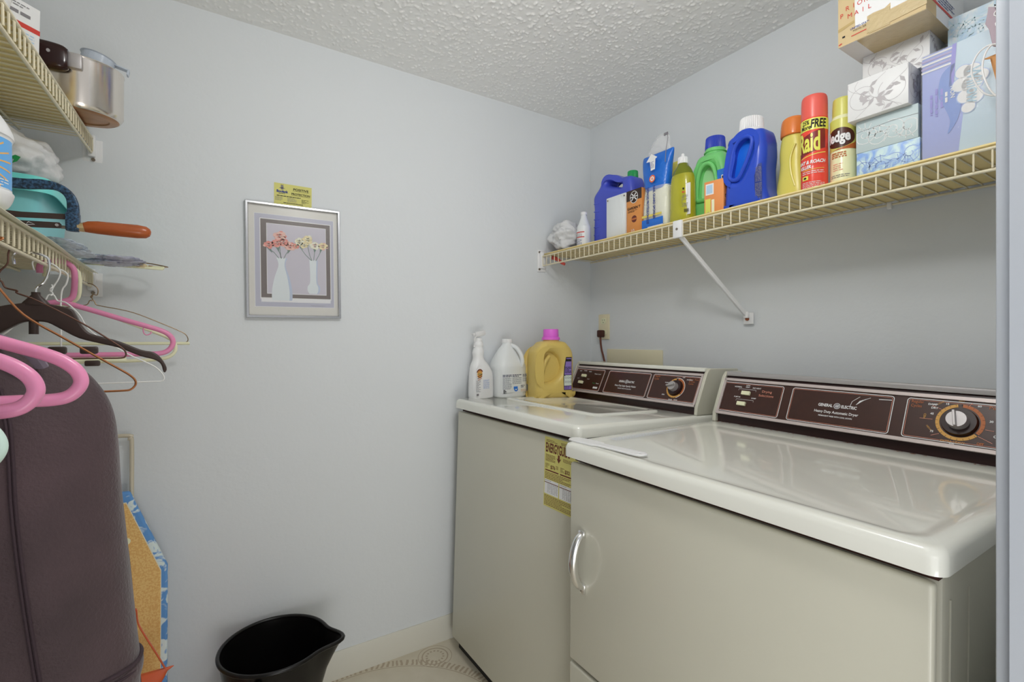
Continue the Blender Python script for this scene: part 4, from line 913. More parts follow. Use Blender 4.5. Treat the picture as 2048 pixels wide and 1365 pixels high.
g.finev(-.028, .160, .040, 1, .007, mat('violet_print'), 3, seed=60, th=.6); g.finev(-.037, .164, .060, 1, .007, mat('violet_print'), 3, seed=61, th=.6); g.finev(-.046, .154, .044, 1, .007, mat('violet_print'), 3, seed=62, th=.6)
g.rrect(-.060, .004, -.044, .018, .003, 0, M_label, 2); g.ring(-.052, .011, .0025, .0035, M_grey, lay=3); g.build('printed_front', t)
b = B(); b.box((0, 0, ph/2), (pw+.003, pd+.005, ph+.003), bev=.004); b.build('shrink_film', mat('shrink_wrap_film', (230, 232, 240), .06, alpha=.16, bump=.0025, bscale=60), t)

# paper shopping bag and pouch
t = thing('paper_bag', 'folded brown paper shopping bag with white rope handles at the doorway end of the shelf', 'paper bag', (1.312, .2755, ZS), (0, 0, NY))
def sheet(b, pts, y, th):
    n = len(pts); b.vf([(p[0], y-th/2, p[1]) for p in pts]+[(p[0], y+th/2, p[1]) for p in pts], [(i, (i+1) % n, n+(i+1) % n, n+i) for i in range(n)]+[tuple(range(n-1, -1, -1)), tuple(range(n, 2*n))])
b = B(); sheet(b, [(-.0360, .1790), (-.0240, .1750), (.0005, .040), (.10, .0), (.11, .19)], -.004, .002); sheet(b, [(-.0215, .178), (.000, .160), (.12, .17), (.12, .0), (.006, .0), (.0, .0846)], -.010, .002); b.build('folded_paper', M_kraft2, t, smooth=False)
b = B(); sheet(b, [(-.0171, .31), (-.012, .175), (.12, .175), (.12, .31)], .006, .010); b.build('upright_back', M_kraft2, t, smooth=False)
for k, pts in enumerate(([(-.0082, .1872), (-.024, .1963), (-.0402, .1872), (-.0494, .1644), (-.0484, .1417), (-.0383, .1151), (-.0275, .1007), (-.0082, .0927)], [(-.0082, .1884), (-.0204, .1945), (-.0293, .1819), (-.0338, .1572), (-.0311, .134), (-.024, .109), (-.0152, .0932), (-.0082, .0879)])):
    b = B(); b.tube(cr([(p[0]+.0035, -.014-.002*k-.010*math.sin(i/7*math.pi), p[1]) for i, p in enumerate(pts)], 6), .0016, 8); b.build('rope_handle', M_label, t)
t = thing('zipped_pouch', 'dusty mauve pouch with black zip wedged above the rope handles', 'pouch', (1.3195, .2755, ZS), (0, 0, NY))
b = B(); sheet(b, [(-.0282, .2819), (-.0185, .2763), (-.0158, .2602), (-.0114, .1948), (-.022, .2014), (-.0274, .2372), (-.0328, .2499), (-.0291, .2726)], -.003, .006); b.build('pouch', mat('dusty_mauve_cloth', (150, 136, 144), .7), t, bev=.001)
b = B(); sheet(b, [(-.0206, .2837), (-.0136, .2790), (-.0031, .1746), (-.0136, .1845), (-.016, .25)], .0, .007); b.build('black_zip_tape', M_ink, t, bev=.001)
b = B(); b.tube([(-.018+.003*math.sin(k*1.3)+k*.0004, -.008, .276-k*.0042) for k in range(20)], .0011, 6); b.build('zip_edge', M_label, t)

# ------------------------------------------------------------------ bottles on the washer
def onlid(x): return .9572-.0314*(x-.85)
# spray bottle
t = thing('spray_bottle', 'white trigger spray bottle, leftmost of the three bottles on the washer', 'bottle', (.951, 1.704, onlid(.951)-.0005), (0, 0, R(8)))
b = B(); b.loft(secs([(0, .046, .030, 0, 0, 3), (.005, .050, .034, 0, 0, 3), (.05, .050, .034, 0, 0, 3), (.095, .048, .033, 0, 0, 2.8), (.125, .040, .028, -.006, 0, 2.5), (.150, .024, .022, -.012, 0, 2.2), (.165, .022, .020, -.014, 0, 2), (.180, .024, .022, -.014, 0, 2), (.200, .018, .018, -.013, 0, 2), (.210, .020, .020, -.013, 0, 2), (.222, .016, .016, -.012, 0, 2)]), 40); b.build('body', M_white, t)
b = B(); b.cyl((-.012, 0, .220), (-.012, 0, .236), .015, .013, 24); b.build('collar', M_white, t)
b = B(); b.box((-.004, 0, .254), (.048, .018, .022), bev=.006, rot=(0, R(-12), 0)); b.box((-.034, 0, .250), (.012, .012, .012), bev=.002, rot=(0, R(-12), 0)); b.tube(cr([(-.022, 0, .248), (-.030, 0, .232), (-.028, 0, .215), (-.034, 0, .200)], 4), .004, 8); b.build('trigger_head', mat('translucent_trigger_plastic', (204, 206, 204), .3, alpha=.85), t)
g = G(lambda x, z, h: (x-.012, -.0338-h+.0*x, z)); g.ell(-.019, .099, .016, .026, M_label, 0); g.ell(-.019, .096, .0125, .0165, M_gold, 1); g.ring(-.019, .100, .011, .0155, M_brownink, 20, 170, 2); g.ring(-.019, .102, .006, .008, M_orangei, 10, 190, 3); g.rect(-.029, .094, -.009, .098, mat('olive_print', (120, 116, 74), .5), 3); g.line([(-.031, .086), (-.019, .090), (-.008, .094)], .003, M_brownink, 3); g.line([(-.030, .079), (-.018, .083), (-.008, .087)], .0028, M_brownink, 3); g.line([(-.028, .073), (-.018, .076), (-.010, .080)], .0022, M_orangei, 3)
g.fine(-.002, .072, .030, 9, .0040, mat('mid_blue_fine', (120, 140, 180), .5), 1, seed=70); g.fine(-.036, .070, .022, 11, .0042, M_grey, 1, seed=71); g.rect(-.034, .012, -.024, .020, M_grey, 1); g.build('label', t)
# bleach jug
t = thing('bleach_jug', 'pale blue-white gallon jug with round handle, middle bottle on the washer', 'jug', (1.079, 1.708, onlid(1.079)-.001), (0, 0, R(4)))
b = B(); b.loft(secs([(0, .062, .048, 0, 0, 3), (.006, .072, .056, 0, 0, 3), (.030, .074, .057, 0, 0, 3), (.100, .074, .057, 0, 0, 3), (.118, .0755, .058, 0, 0, 2.8), (.135, .073, .056, 0, 0, 2.6), (.165, .058, .044, -.003, 0, 2.3), (.195, .036, .030, -.006, 0, 2), (.212, .022, .022, -.004, 0, 2), (.222, .020, .020, -.003, 0, 2)]), 48); b.build('body', M_bluew, t)
b = B(); b.tube(cr([(.010, -.016, .212), (.024, -.040, .198), (.034, -.056, .170), (.036, -.056, .142), (.034, -.050, .125)], 6), [.010, .010, .010]+[.0105]*40, 12, flat=1.0) if False else b.tube(cr([(.008, -.014, .212), (.020, -.036, .200), (.030, -.052, .172), (.034, -.056, .145), (.034, -.050, .125)], 6), .0088, 12); b.build('handle', M_bluew, t)
b = B(); ribbed_cap(b, .222, .237, .021, .0205, 30, .0004, cx=-.003); b.build('cap', M_white, t)
g = G(lambda x, z, h: (x, -.0572-h+(abs(x)/.074)**6*.030, z), step=.0003); M_bk = mat('bleach_label_ink', (70, 74, 92), .5); g.rect(-.064, .022, .066, .096, mat('pale_label_film', (196, 204, 212), .4), 0)
for k, (x0_, wd_, rows) in enumerate(((-.060, .038, 14), (-.018, .046, 9), (.034, .034, 7))): g.fine(x0_, .094, wd_, 2, .0055, M_bk, 1, seed=80+k, th=.6); g.fine(x0_, .082, wd_, rows-2, .0040, M_bk, 1, seed=85+k)
g.ring(-.000, .036, .005, .010, mat('mid_blue_print'), 180, 360, 2); g.rect(-.012, .036, .008, .046, mat('mid_blue_print'), 2); g.fine(.024, .050, .020, 2, .006, M_bk, 2, seed=202, th=.5); g.fine(.024, .034, .040, 3, .004, M_gold, 1, seed=90); g.fine(-.058, .034, .012, 3, .005, M_ink, 1, seed=91, th=.7); g.build('label', t, bend=.008)
# yellow detergent jug
t = thing('detergent_jug', 'large mustard-yellow detergent jug with magenta cap on the washer', 'jug', (1.226, 1.613, onlid(1.226)-.001), (0, 0, R(-6)))
out = [(-.090, 0), (-.096, .014), (-.097, .10), (-.098, .160), (-.090, .195), (-.066, .218), (-.040, .232), (.045, .232), (.072, .218), (.092, .195), (.100, .160), (.099, .10), (.098, .014), (.092, 0)]
rec = [(-.066, .082), (-.070, .150), (-.052, .182), (-.012, .186), (.018, .164), (.030, .125), (.012, .088), (-.025, .068)]
slab('body', [[(p[0]*.90, p[1]) for p in out], rec], .104, .028, M_yelp, t)
slab('handle_recess', [[((p[0]+.02)*1.2-.02, .127+(p[1]-.127)*1.15) for p in rec]], .046, .006, M_yelp, t)
b = B(); b.tube(cr([(-.058, -.030, .085), (-.056, -.036, .115), (-.046, -.038, .150), (-.026, -.034, .172)], 6), .0085, 12); b.build('grip', M_yelp, t)
b = B(); b.cyl((.004, 0, .226), (.004, 0, .240), .034, .032, 36); b.build('neck', M_yelp, t)
b = B(); ribbed_cap(b, .238, .250, .037, .036, 30, .0003, cx=.004); b.build('cap_ring', M_magenta, t)
b = B(); ribbed_cap(b, .250, .282, .0315, .0305, 30, .0003, cx=.004); b.build('cap', M_magenta, t)
def wrap(x, z, h):
    r = .028+h; x -= .012; t_ = max(0, (x-.061)/.028)
    return (x, -.0522-h, z) if x < .061 else (.061+r*math.sin(t_), -.0242-r*math.cos(t_), z)
g = G(wrap); M_pur = mat('purple_print', (126, 104, 168), .4)
g.poly([(.046, .034), (.044, .080), (.048, .130), (.056, .168), (.086, .168), (.086, .034)], M_ink, 0); g.poly([(.048, .096), (.052, .132), (.058, .164), (.084, .164), (.084, .096)], M_pur, 1); g.rect(.047, .052, .084, .094, mat('pale_mint_print', (190, 202, 190), .4), 1); g.rect(.048, .036, .084, .050, M_pur, 1)
for k in range(6): g.ring(.055+.011*(k % 3), .084-.017*(k//3), .0028, .0042, M_grey, lay=2, n=12)
g.fine(.052, .128, .030, 5, .0055, M_ink, 2, seed=95, th=.5); g.rect(.056, .150, .082, .160, M_ink, 2); g.ell(.050, .094, .0025, .0025, M_ink, 3); g.fine(.050, .047, .022, 2, .005, M_ink, 2, seed=96); g.build('label', t, bend=.005)

# ------------------------------------------------------------------ back wall: picture and card
t = thing('framed_picture', 'silver-framed picture of two white vases with carnations on the back wall', 'picture', (.2770, YD, 1.4420), (0, R(-.7), 0))
FW, FH = .2925, .374
b = B()
def frame_bar(b, x0, z0, x1, z1, wd, dp):
    o = [(x0, z0), (x1, z0), (x1, z1), (x0, z1)]
    prof = [(0, 0), (0, -dp*.8), (wd*.22, -dp), (wd*.78, -dp), (wd, -dp*.7), (wd, -dp*.3)]
    vs = []
    for k, (cx, cz) in enumerate(((x0, z0), (x1, z0), (x1, z1), (x0, z1))):
        sx_ = 1 if cx == x0 else -1; sz_ = 1 if cz == z0 else -1
        for (i_, y_) in prof: vs.append((cx+sx_*i_, y_, cz+sz_*i_))
    n = len(prof); b.vf(vs, [(k*n+i, k*n+i+1, ((k+1) % 4)*n+i+1, ((k+1) % 4)*n+i) for k in range(4) for i in range(n-1)])
frame_bar(b, -FW/2, -FH/2, FW/2, FH/2, .0095, .017); b.build('frame', mat('picture_frame_metal', (196, 196, 198), .22, 1, k=.95), t, ang=20)
q = lambda x, z: (x-FW/2, z-FH/2)
g = G(lambda x, z, h: (x, -.0055-h, z), step=.0002)
def rc_(x0, z0, x1, z1, m_, l_): g.rect(x0-FW/2, z0-FH/2, x1-FW/2, z1-FH/2, m_, l_)
P_mat = mat('picture_mount_card', (186, 184, 178), .25, coat=.6); P_lav = mat('lavender_grey_print', (158, 158, 172), .25, coat=.6); P_line = mat('white_print', (206, 204, 206), .25, coat=.6)
P_tau = mat('taupe_print', (92, 82, 78), .25, coat=.8); P_bg = mat('pale_lilac_print', (172, 168, 178), .25, coat=.6); P_vase = mat('vase_white_print', (190, 196, 208), .25, coat=.6)
P_sh = mat('vase_edge_print', (160, 170, 188), .25, coat=.6)
rc_(.006, .006, FW-.006, FH-.006, P_mat, 0); rc_(.026, .036, .272, .339, P_line, 1); rc_(.0275, .0375, .2705, .3375, P_lav, 2); rc_(.042, .062, .262, .324, P_line, 3); rc_(.0445, .0665, .2595, .3215, P_tau, 4); rc_(.0615, .079, .246, .309, P_line, 5); rc_(.063, .081, .2446, .3075, P_bg, 6)
rc_(.0445, .052, .2595, .0625, mat('table_print', (196, 196, 204), .3), 4)
def vase(cx, prof, m_, l_):
    pts = [(cx+w_, z) for w_, z in prof]+[(cx-w_, z) for w_, z in reversed(prof)]; g.poly([q(*p) for p in pts], m_, l_)
pf1 = [(p.x, p.y) for p in cr([(.029, .058), (.031, .066), (.030, .095), (.022, .135), (.0115, .168), (.012, .185), (.017, .198)], 5)]
vase(.1065, pf1, P_vase, 8); g.poly([q(.1065+w_, z) for w_, z in pf1]+[q(.1065+w_*.72, z) for w_, z in reversed(pf1)], P_sh, 9)
pf2 = [(p.x, p.y) for p in cr([(.014, .083), (.020, .094), (.0195, .108), (.0125, .120), (.0115, .150), (.0135, .198)], 5)]
vase(.205, pf2, P_vase, 7); g.poly([q(.205+w_, z) for w_, z in pf2]+[q(.205+w_*.7, z) for w_, z in reversed(pf2)], P_sh, 8)
M_stem = mat('stem_print', (92, 112, 104), .3); M_cor = mat('coral_petal_print', (196, 122, 112), .3); M_cor2 = mat('pale_coral_print', (206, 160, 148), .3); M_pe = mat('peach_petal_print', (212, 186, 146), .3); M_pe2 = mat('cream_petal_print', (214, 206, 180), .3)
for (fx0, fz0, vx) in ((.068, .232, .098), (.100, .262, .104), (.094, .236, .106), (.130, .232, .112), (.160, .250, .198), (.185, .262, .200), (.210, .242, .205), (.232, .244, .212)):
    g.line([q(vx, .196), q((vx+fx0)/2, .215), q(fx0, fz0-.008)], .0018, M_stem, 9); g.poly([q(fx0-.006, fz0-.003), q(fx0+.006, fz0-.003), q((fx0*2+vx)/3, fz0-.020)], M_stem, 10)
rr_ = random.Random(5)
for (fx0, fz0, rad, c1, c2) in ((.068, .238, .017, M_cor, M_cor2), (.100, .270, .021, M_cor2, M_cor), (.094, .246, .018, M_cor, M_cor2), (.112, .250, .019, M_cor, M_cor2), (.132, .238, .018, M_cor2, M_cor), (.150, .240, .012, M_cor, M_pe), (.160, .256, .019, M_pe2, M_pe), (.188, .266, .019, M_pe, M_pe2), (.176, .246, .015, M_pe, M_pe2), (.210, .248, .018, M_pe2, M_cor2), (.236, .248, .017, M_pe, M_cor2)):
    for k in range(16):
        a = k*.393+rr_.uniform(-.1, .1); r0 = rad*rr_.uniform(.35, .75); r1_2 = rad*.34
        g.ell(*q(fx0+r0*math.cos(a), fz0+r0*.8*math.sin(a)), r1_2, r1_2*.75, c1 if k % 3 else c2, 11+k % 3, n=8)
    for k in range(7):
        a = k*.9; g.ell(*q(fx0+rad*.3*math.cos(a), fz0+rad*.25*math.sin(a)), rad*.24, rad*.14, c2 if k % 2 else c1, 14, n=7)
g.line([q(.195+i*.0022, .0425+.0016*math.sin(i*1.7)) for i in range(22)], .0007, M_grey, 6)
g.build('print', t)
o = B().box((0, -.0105, 0), (FW-.016, .0012, FH-.016)).build('glass_pane', mat('picture_glass', (255, 255, 255), .02, alpha=.05, k=.6), t, smooth=False)

t = thing('service_card', 'yellow service card tucked behind the top of the picture frame', 'card', (.2725, YD-.0010, 1.6300), (0, R(.2), 0))
B().box((0, 0, .020), (.116, .0008, .100)).build('card', mat('yellow_card', (182, 178, 104), .6), t, smooth=False)
g = G(lambda x, z, h: (x, -.0005-h, z)); g.text('POSITIVE', .024, .052, .0105, M_ink, sx=1.15, bold=.02); g.line([(-.002, .050), (.048, .050)], .0005, M_ink); g.text('PROTECTION', .0235, .037, .0095, M_ink, sx=1.0, bold=.02); g.line([(-.006, .035), (.053, .035)], .0005, M_ink)
g.text('Boolack', -.033, .040, .011, M_navy, sx=.95, bold=.05); g.rect(-.038, .050, -.030, .064, M_grey); g.rect(-.042, .054, -.026, .056, M_grey); g.line([(-.038, .067), (-.034, .064), (-.030, .067)], .0008, M_ink); g.fine(-.045, .037, .022, 1, .004, M_ink, seed=203)
g.fine(-.050, .030, .104, 1, .0040, M_ink, seed=100, th=.55); g.fine(-.055, .0245, .022, 4, .0034, M_grey, seed=101); g.fine(-.018, .0245, .028, 4, .0034, M_grey, seed=102); g.fine(.026, .0245, .022, 4, .0034, M_ink, seed=103); g.fine(-.030, .0085, .060, 1, .0034, M_ink, seed=104, th=.55); g.build('printing', t)

# ------------------------------------------------------------------ upper left shelf
def upz(y): return 1.738-(1.762-y)*math.tan(R(4.2))
# saucepan
t = thing('saucepan', 'steel saucepan with dark brown handle on the upper left shelf', 'saucepan', (-.240, 1.590, upz(1.59)+.006), (R(4.2), 0, 0))
t.scale = (1.09, 1.09, 1.25)
b = B(); pr = [(0, .066), (.002, .072), (.010, .0775), (.090, .0785), (.093, .0800), (.0945, .0795), (.093, .0770), (.010, .0755), (.004, .070), (.004, .002)]
b.loft([(z, r, r) for z, r in pr], 56, cap0=False); b.build('pot', M_steel, t)
b = B(); b.loft([(.0012, .001, .001), (.0012, .050, .050), (-.0008, .052, .052), (-.0008, .0665, .0665), (.0025, .0715, .0715)], 56, cap0=True, cap1=False); b.build('tarnished_base', M_burnt, t)
b = B(); b.loft(secs([(0, .010, .0175, 0, 0, 3), (.012, .014, .022, 0, 0, 3.5), (.05, .015, .023, 0, 0, 3.5), (.13, .013, .020, 0, 0, 3), (.16, .009, .016, 0, 0, 3)]), 28)
for v in b.bm.verts: x, y, z = v.co; v.co = (-.004-z, x-.094, y+.076)
h = b.build('handle', M_bake, t); B().cyl((-.032, -.110, .080), (-.032, -.106, .080), .003, n=12).build('handle_screw', M_alu, h)
b = B(); b.box((.006, -.086, .078), (.024, .018, .028), bev=.004); b.build('handle_bracket', M_alu, t)
# clear scoop in the pan
t = thing('plastic_scoop', 'translucent plastic scoop sticking up behind the rim of the saucepan', 'scoop', (-.236, 1.612, upz(1.612)+.036), (R(0), R(12), 0))
b = B(); b.loft([(0, .026, .026), (.002, .029, .029), (.135, .034, .034), (.137, .037, .037), (.137, .034, .034), (.004, .027, .027)], 36); b.build('cup', M_clearbag, t)
b = B(); b.box((.048, 0, .134), (.032, .018, .004), bev=.0015); b.box((.062, 0, .128), (.004, .018, .014), bev=.001); b.build('handle', M_clearbag, t)
# small carton
t = thing('small_carton', 'white carton with red stripe behind the saucepan handle', 'box', (-.340, 1.372, upz(1.372)+.006), (R(2), 0, R(45)))
B().box((0, 0, .078), (.12, .06, .150), bev=.001).build('carton', M_label, t)
g = G(lambda x, z, h: (x, -.03-h, z)); g.rect(-.06, .100, .06, .110, M_redink); g.fine(.004, .130, .040, 1, .009, M_grey, seed=112, th=.7); g.fine(-.04, .145, .08, 2, .005, M_grey, seed=110); g.fine(-.05, .092, .10, 6, .006, mat('pale_blue_print'), seed=111); g.build('printed_front', t)
# bowl
t = thing('bowl', 'white bowl with tan base at the left edge on the upper shelf', 'bowl', (-.322, 1.175, upz(1.175)+.005), (0, 0, 0))
b = B(); b.loft([(.012, .034, .034), (.05, .050, .050), (.078, .055, .055), (.080, .057, .057), (.081, .054, .054), (.05, .046, .046), (.018, .03, .03)], 40); b.build('bowl', M_white, t)
b = B(); b.loft([(0, .028, .028), (.002, .033, .033), (.014, .036, .036)], 40); b.build('foot_ring', mat('tan_plastic', (168, 124, 66), .4), t)

# ------------------------------------------------------------------ lower left shelf
ZL = 1.3665
o = bag_blob('plastic_bag', (-.372, 1.530, 1.505), (.105, .100, .075), M_bag, 5, .26); tag(o, 'white plastic bag with green print heaped in the teal basin', 'plastic bag')
g = G(planemap((-.330, 1.425, 1.562), (.95, -.3, 0), (0, .55, .83))); g.poly([(.0, .0), (.012, .010), (.022, .004), (.018, -.010), (.010, -.016), (.012, -.004)], M_greencap); g.poly([(-.012, -.004), (-.004, .004), (.006, -.006), (-.006, -.008)], mat('pale_green_ink', (150, 176, 160), .5)); dd = g.build('green_print', None); dd.parent = o; dd.matrix_parent_inverse = Matrix.Translation(o.location).inverted()
# teal basin
t = thing('washbasin', 'teal plastic dish basin on the lower left shelf', 'basin', (-.4165, 1.552, ZL+.003), (0, 0, R(1)))
b = B(); b.loft([(0, .125, .140, 0, 0, 9), (.004, .130, .145, 0, 0, 9), (.135, .142, .155, 0, 0, 10), (.150, .145, .158, 0, 0, 10), (.150, .140, .153, 0, 0, 10), (.008, .126, .141, 0, 0, 9)], 96); b.build('tub', mat('blue_teal_plastic', (120, 186, 190), .35), t)
b = B(); b.loft([(.120, .160, .170, 0, 0, 11), (.120, .162, .172, 0, 0, 11), (.154, .154, .165, 0, 0, 11), (.156, .148, .161, 0, 0, 11), (.154, .138, .151, 0, 0, 11), (.150, .142, .155, 0, 0, 11)], 96, cap0=False, cap1=False); b.build('rim', M_teal, t)
# scrub jug
t = thing('cleaner_bottle', 'white cleaner bottle with blue sunburst label at the left edge', 'bottle', (-.2880, 1.000, ZL+.0055), (0, 0, R(0)))
b = B(); b.loft(secs([(0, .046, .040, 0, 0, 2.4), (.006, .056, .048, 0, 0, 2.4), (.022, .0625, .054, 0, 0, 2.2), (.032, .060, .052, 0, 0, 2), (.095, .060, .052, 0, 0, 2), (.106, .062, .053, 0, 0, 2.4), (.125, .056, .048, 0, 0, 2.3), (.160, .034, .032, 0, 0, 2), (.185, .019, .019, 0, 0, 2), (.205, .018, .018, 0, 0, 2)]), 48); b.build('body', M_white, t)
b = B(); ribbed_cap(b, .205, .232, .022, .021, 30); b.build('cap', M_blue3, t)
g = G(cylmap(.0603, .0523, a0=22), step=.0003); M_lb = mat('sunburst_blue_print', (84, 146, 212), .3); M_or = mat('burst_orange_print', (226, 150, 84), .4); M_ly = mat('lime_yellow_print', (206, 204, 100), .35)
g.rect(-.070, .028, .070, .099, M_lb, 0)
for k in range(20):
    a = k*18+6; c, s_ = math.cos(R(a)), math.sin(R(a)); p1_ = (.024*c*1.3, .062+.022*s_); p2_ = (max(-.068, min(.068, .062*c)), max(.029, min(.098, .062+.045*s_))); g.line([p1_, p2_], .0022, M_or, 1)
g.text('SCRUB', .0, .051, .026, M_orangei, 2, sx=.82, bold=.10); g.text('SCRUB', .0, .0515, .026, M_ly, 3, sx=.82, bold=.06); g.fine(.030, .040, .026, 4, .004, M_label, 2, seed=120); g.build('label', t, bend=.004)
# hacksaw (frame plane is across the shelf, handle overhanging the front)
t = thing('hacksaw', 'hacksaw with blue-black frame and orange wooden handle on the lower left shelf', 'saw', (-.2, 1.305, 1.370), (0, 0, 0))
outer = [(-.30, .100), (-.30, .123), (-.15, .122), (-.0834, .123), (-.0579, .126), (-.0373, .1247), (-.0195, .118), (-.0063, .1049), (.0004, .0883), (.0024, .0709), (.002, .0488), (.001, .030), (-.018, .031), (-.0178, .044), (-.017, .0813), (-.0195, .0962), (-.0276, .1058), (-.0389, .1093), (-.061, .1067), (-.0834, .1034), (-.15, .1030), (-.27, .100)]
slab('frame', [outer], .012, .0035, M_frame_blue, t, smoothn=3)
b = B(); b.box((-.008, 0, .050), (.022, .016, .034), bev=.002); b.build('frame_collar', M_frame_blue, t)
P = [(-.0, 0, .0400), (.004, 0, .0400), (.009, 0, .0405), (.016, 0, .0420), (.030, 0, .0425), (.060, 0, .0422), (.095, 0, .0422), (.110, 0, .0420), (.1165, 0, .0418), (.1185, 0, .0416)]
B().tube(P[2:], [.0095, .0115, .0130, .0138, .0142, .0125, .008, .003], 28).build('handle', M_wood, t)
B().cyl((-.001, 0, .040), (.010, 0, .0405), .0085, .0095, 20).build('ferrule', mat('brass_ferrule', (196, 176, 140), .3, .8), t)
b = B(); b.prism([(-.0008, -.30), (.0008, -.30), (.0008, -.30), (-.0008, -.30)], 0, 0) if False else None
def blade(name, pts, y, th, mt_):
    b = B(); n = len(pts); b.vf([(p[0], y-th/2, p[1]) for p in pts]+[(p[0], y+th/2, p[1]) for p in pts], [(i, (i+1) % n, n+(i+1) % n, n+i) for i in range(n)]+[tuple(range(n-1, -1, -1)), tuple(range(n, 2*n))]); return b.build(name, mt_, t, smooth=False)
blade('upper_blade', [(-.30, .046), (-.29, .061), (-.0826, .0590), (-.014, .0637), (-.014, .0527), (-.0917, .0475)], -.002, .0016, M_hblack)
bl = blade('lower_blade', [(-.30, .026), (-.30, .043), (-.0826, .042), (-.0276, .0449), (-.0244, .041), (-.026, .0335), (-.061, .031)], -.004, .0016, M_hblack)
b = B(); b.cyl((-.031, -.008, .039), (-.031, -.004, .039), .0028, n=12); b.build('blade_pin', M_alu, bl)
B().box((-.020, 0, .037), (.014, .005, .006), bev=.001).build('blade_tang', M_screw, t)
g = G(lambda x, z, h: (x, -.005-h, z)); g.line([(-.072, .0405), (-.076, .0345), (-.063, .0365), (-.072, .0405)], .0012, M_winkc); g.build('blade_mark', bl)
# liner, crumpled clear bags and flat hanger on the lower shelf
b = B(); b.grid(lambda u, v: (-.500+.268*u+(.006 if u > .97 else 0), 1.745-.95*v, ZL+.0016+.003*max(0, math.sin(v*9+u*3))*u-(.004 if u > .97 else 0)), 30, 40)
o = b.build('shelf_liner', M_sheet, None, solid=.0012); tag(o, 'yellowed plastic liner sheet lying on the lower left shelf', 'shelf liner')
o = bag_blob('clear_bag', (-.247, 1.455, ZL+.004), (.050, .105, .014), M_clearbag, 11, .28); tag(o, 'clear bag of pale blue cloths lying under the hacksaw', 'plastic bag')
o = bag_blob('clear_bag', (-.178, 1.640, ZL+.010), (.062, .050, .013), mat('crinkled_grey_film', (168, 168, 182), .25, alpha=.85), 14, .45); tag(o, 'crinkled grey plastic wrapper poking out past the shelf front', 'wrapper')
t = thing('folding_hanger', 'cream trouser hanger with wire loop lying flat, sticking out over the shelf end', 'hanger', (-.165, 1.695, ZL+.022), (0, R(2), R(-8)))
b = B(); b.box((.0, -.020, -.004), (.190, .010, .007), bev=.002); b.box((.0, -.034, -.009), (.190, .008, .006), bev=.002); b.build('clamp_bars', M_hcream, t)
for x in (-.030, .045): B().box((x, -.027, -.004), (.022, .024, .012), bev=.003).build('clamp_sleeve', mat('beige_sleeve', (178, 162, 128), .4), t)
b = B(); b.tube(cr([(-.050, -.02, .002), (-.01, .012, .010), (.05, .018, .010), (.090, .008, .004), (.098, -.012, .0), (.060, -.026, -.002)], 6), .0016, 8); b.build('wire_loop', M_wgold, t)
P = cr([(-.238, 1.175, 1.327), (-.232, 1.170, 1.336), (-.226, 1.165, 1.330), (-.226, 1.162, 1.315), (-.234, 1.160, 1.306)], 5)

# ------------------------------------------------------------------ hangers on the lower shelf's hook rail
ZR = 1.3270
def hgr(name, label, Y, x, rz=0): return thing(name, label, 'hanger', (x, Y, ZR+.003), (0, 0, R(rz)), None)
def P3(pts, dz=-.0): return [(p[0], 0, p[1]+dz) for p in pts]
def mirror(pts, cx): return [(2*cx-p[0], p[1]) for p in reversed(pts)]
def tubular(label, Y, x, right, apex, hook, mt_, r, rz=0):
    t = hgr('tubular_hanger', label, Y, x, rz)
    loop = right+mirror(right, apex[0])
    b = B(); b.tube(cr(P3([apex]+loop), 6, True), r, 14, closed=True); b.build('body', mt_, t)
    b = B(); b.tube(cr(P3(hook+[apex]), 6), [r*1.0]*200 and r, 14); b.build('hook', mt_, t)
    return t
# far wire hanger with card tube
def wirehanger(label, Y, x, tip, apex, mt_, r=.0012, tube=False, rz=0, hookw=.020, lower=None):
    t = hgr('wire_hanger', label, Y, x, rz)
    ax_, az = apex
    b = B(); b.tube(cr(P3([(-hookw*.9, -.016), (-hookw, .000), (-.008, .0), (.004, -.0), (ax_+.012, -.012), (ax_+.011, -.028), (ax_+.003, az+.022), (ax_, az+.012)]), 5), r, 8)
    b.tube(cr([(ax_+.0022*math.sin(k*1.6), .0022*math.cos(k*1.6), az+.026-.0035*k) for k in range(7)], 3), r*1.05, 8); b.build('hook', mt_, t)
    R_ = [(ax_+.004, az+.006), (ax_+.009, az-.004), (ax_+.022, az-.008)]+tip[:-1]+[tip[-1]]
    lz_ = lower if lower is not None else tip[-1][1]
    R_ = R_+[(R_[-1][0]-.03, R_[-1][1]), (R_[-1][0]-.09, R_[-1][1])]; pts = R_+mirror(R_, ax_)
    b = B(); b.tube(cr(P3(pts), 5, True), r, 8, closed=True); b.build('wire', mt_, t)
    if tube: B().tube([(ax_-tube, 0, lz_-.002), (ax_+tube, 0, lz_-.002)], .0042, 12).build('card_tube', M_hcream, t)
    return t
wirehanger('brass-coloured wire hanger with white card tube, nearest the back wall', 1.690, -.236, [(.0894, -.0724), (.1645, -.1065), (.195, -.122), (.209, -.131), (.2155, -.142), (.2150, -.151), (.206, -.1555)], (.004, -.050), M_wgold, .0012, tube=.216)
tubular('cream tubular hanger directly behind the upper pink one', 1.505, -.228, [(.030, -.080), (.09, -.106), (.145, -.130), (.165, -.140), (.178, -.150), (.184, -.164), (.182, -.178), (.172, -.189), (.155, -.195), (.12, -.198), (.05, -.199)], (-.022, -.066), [(-.060, -.004), (-.058, .018), (-.030, .026), (-.010, .018), (-.001, .002), (-.001, -.040), (-.008, -.056)], M_hcream, .0042)
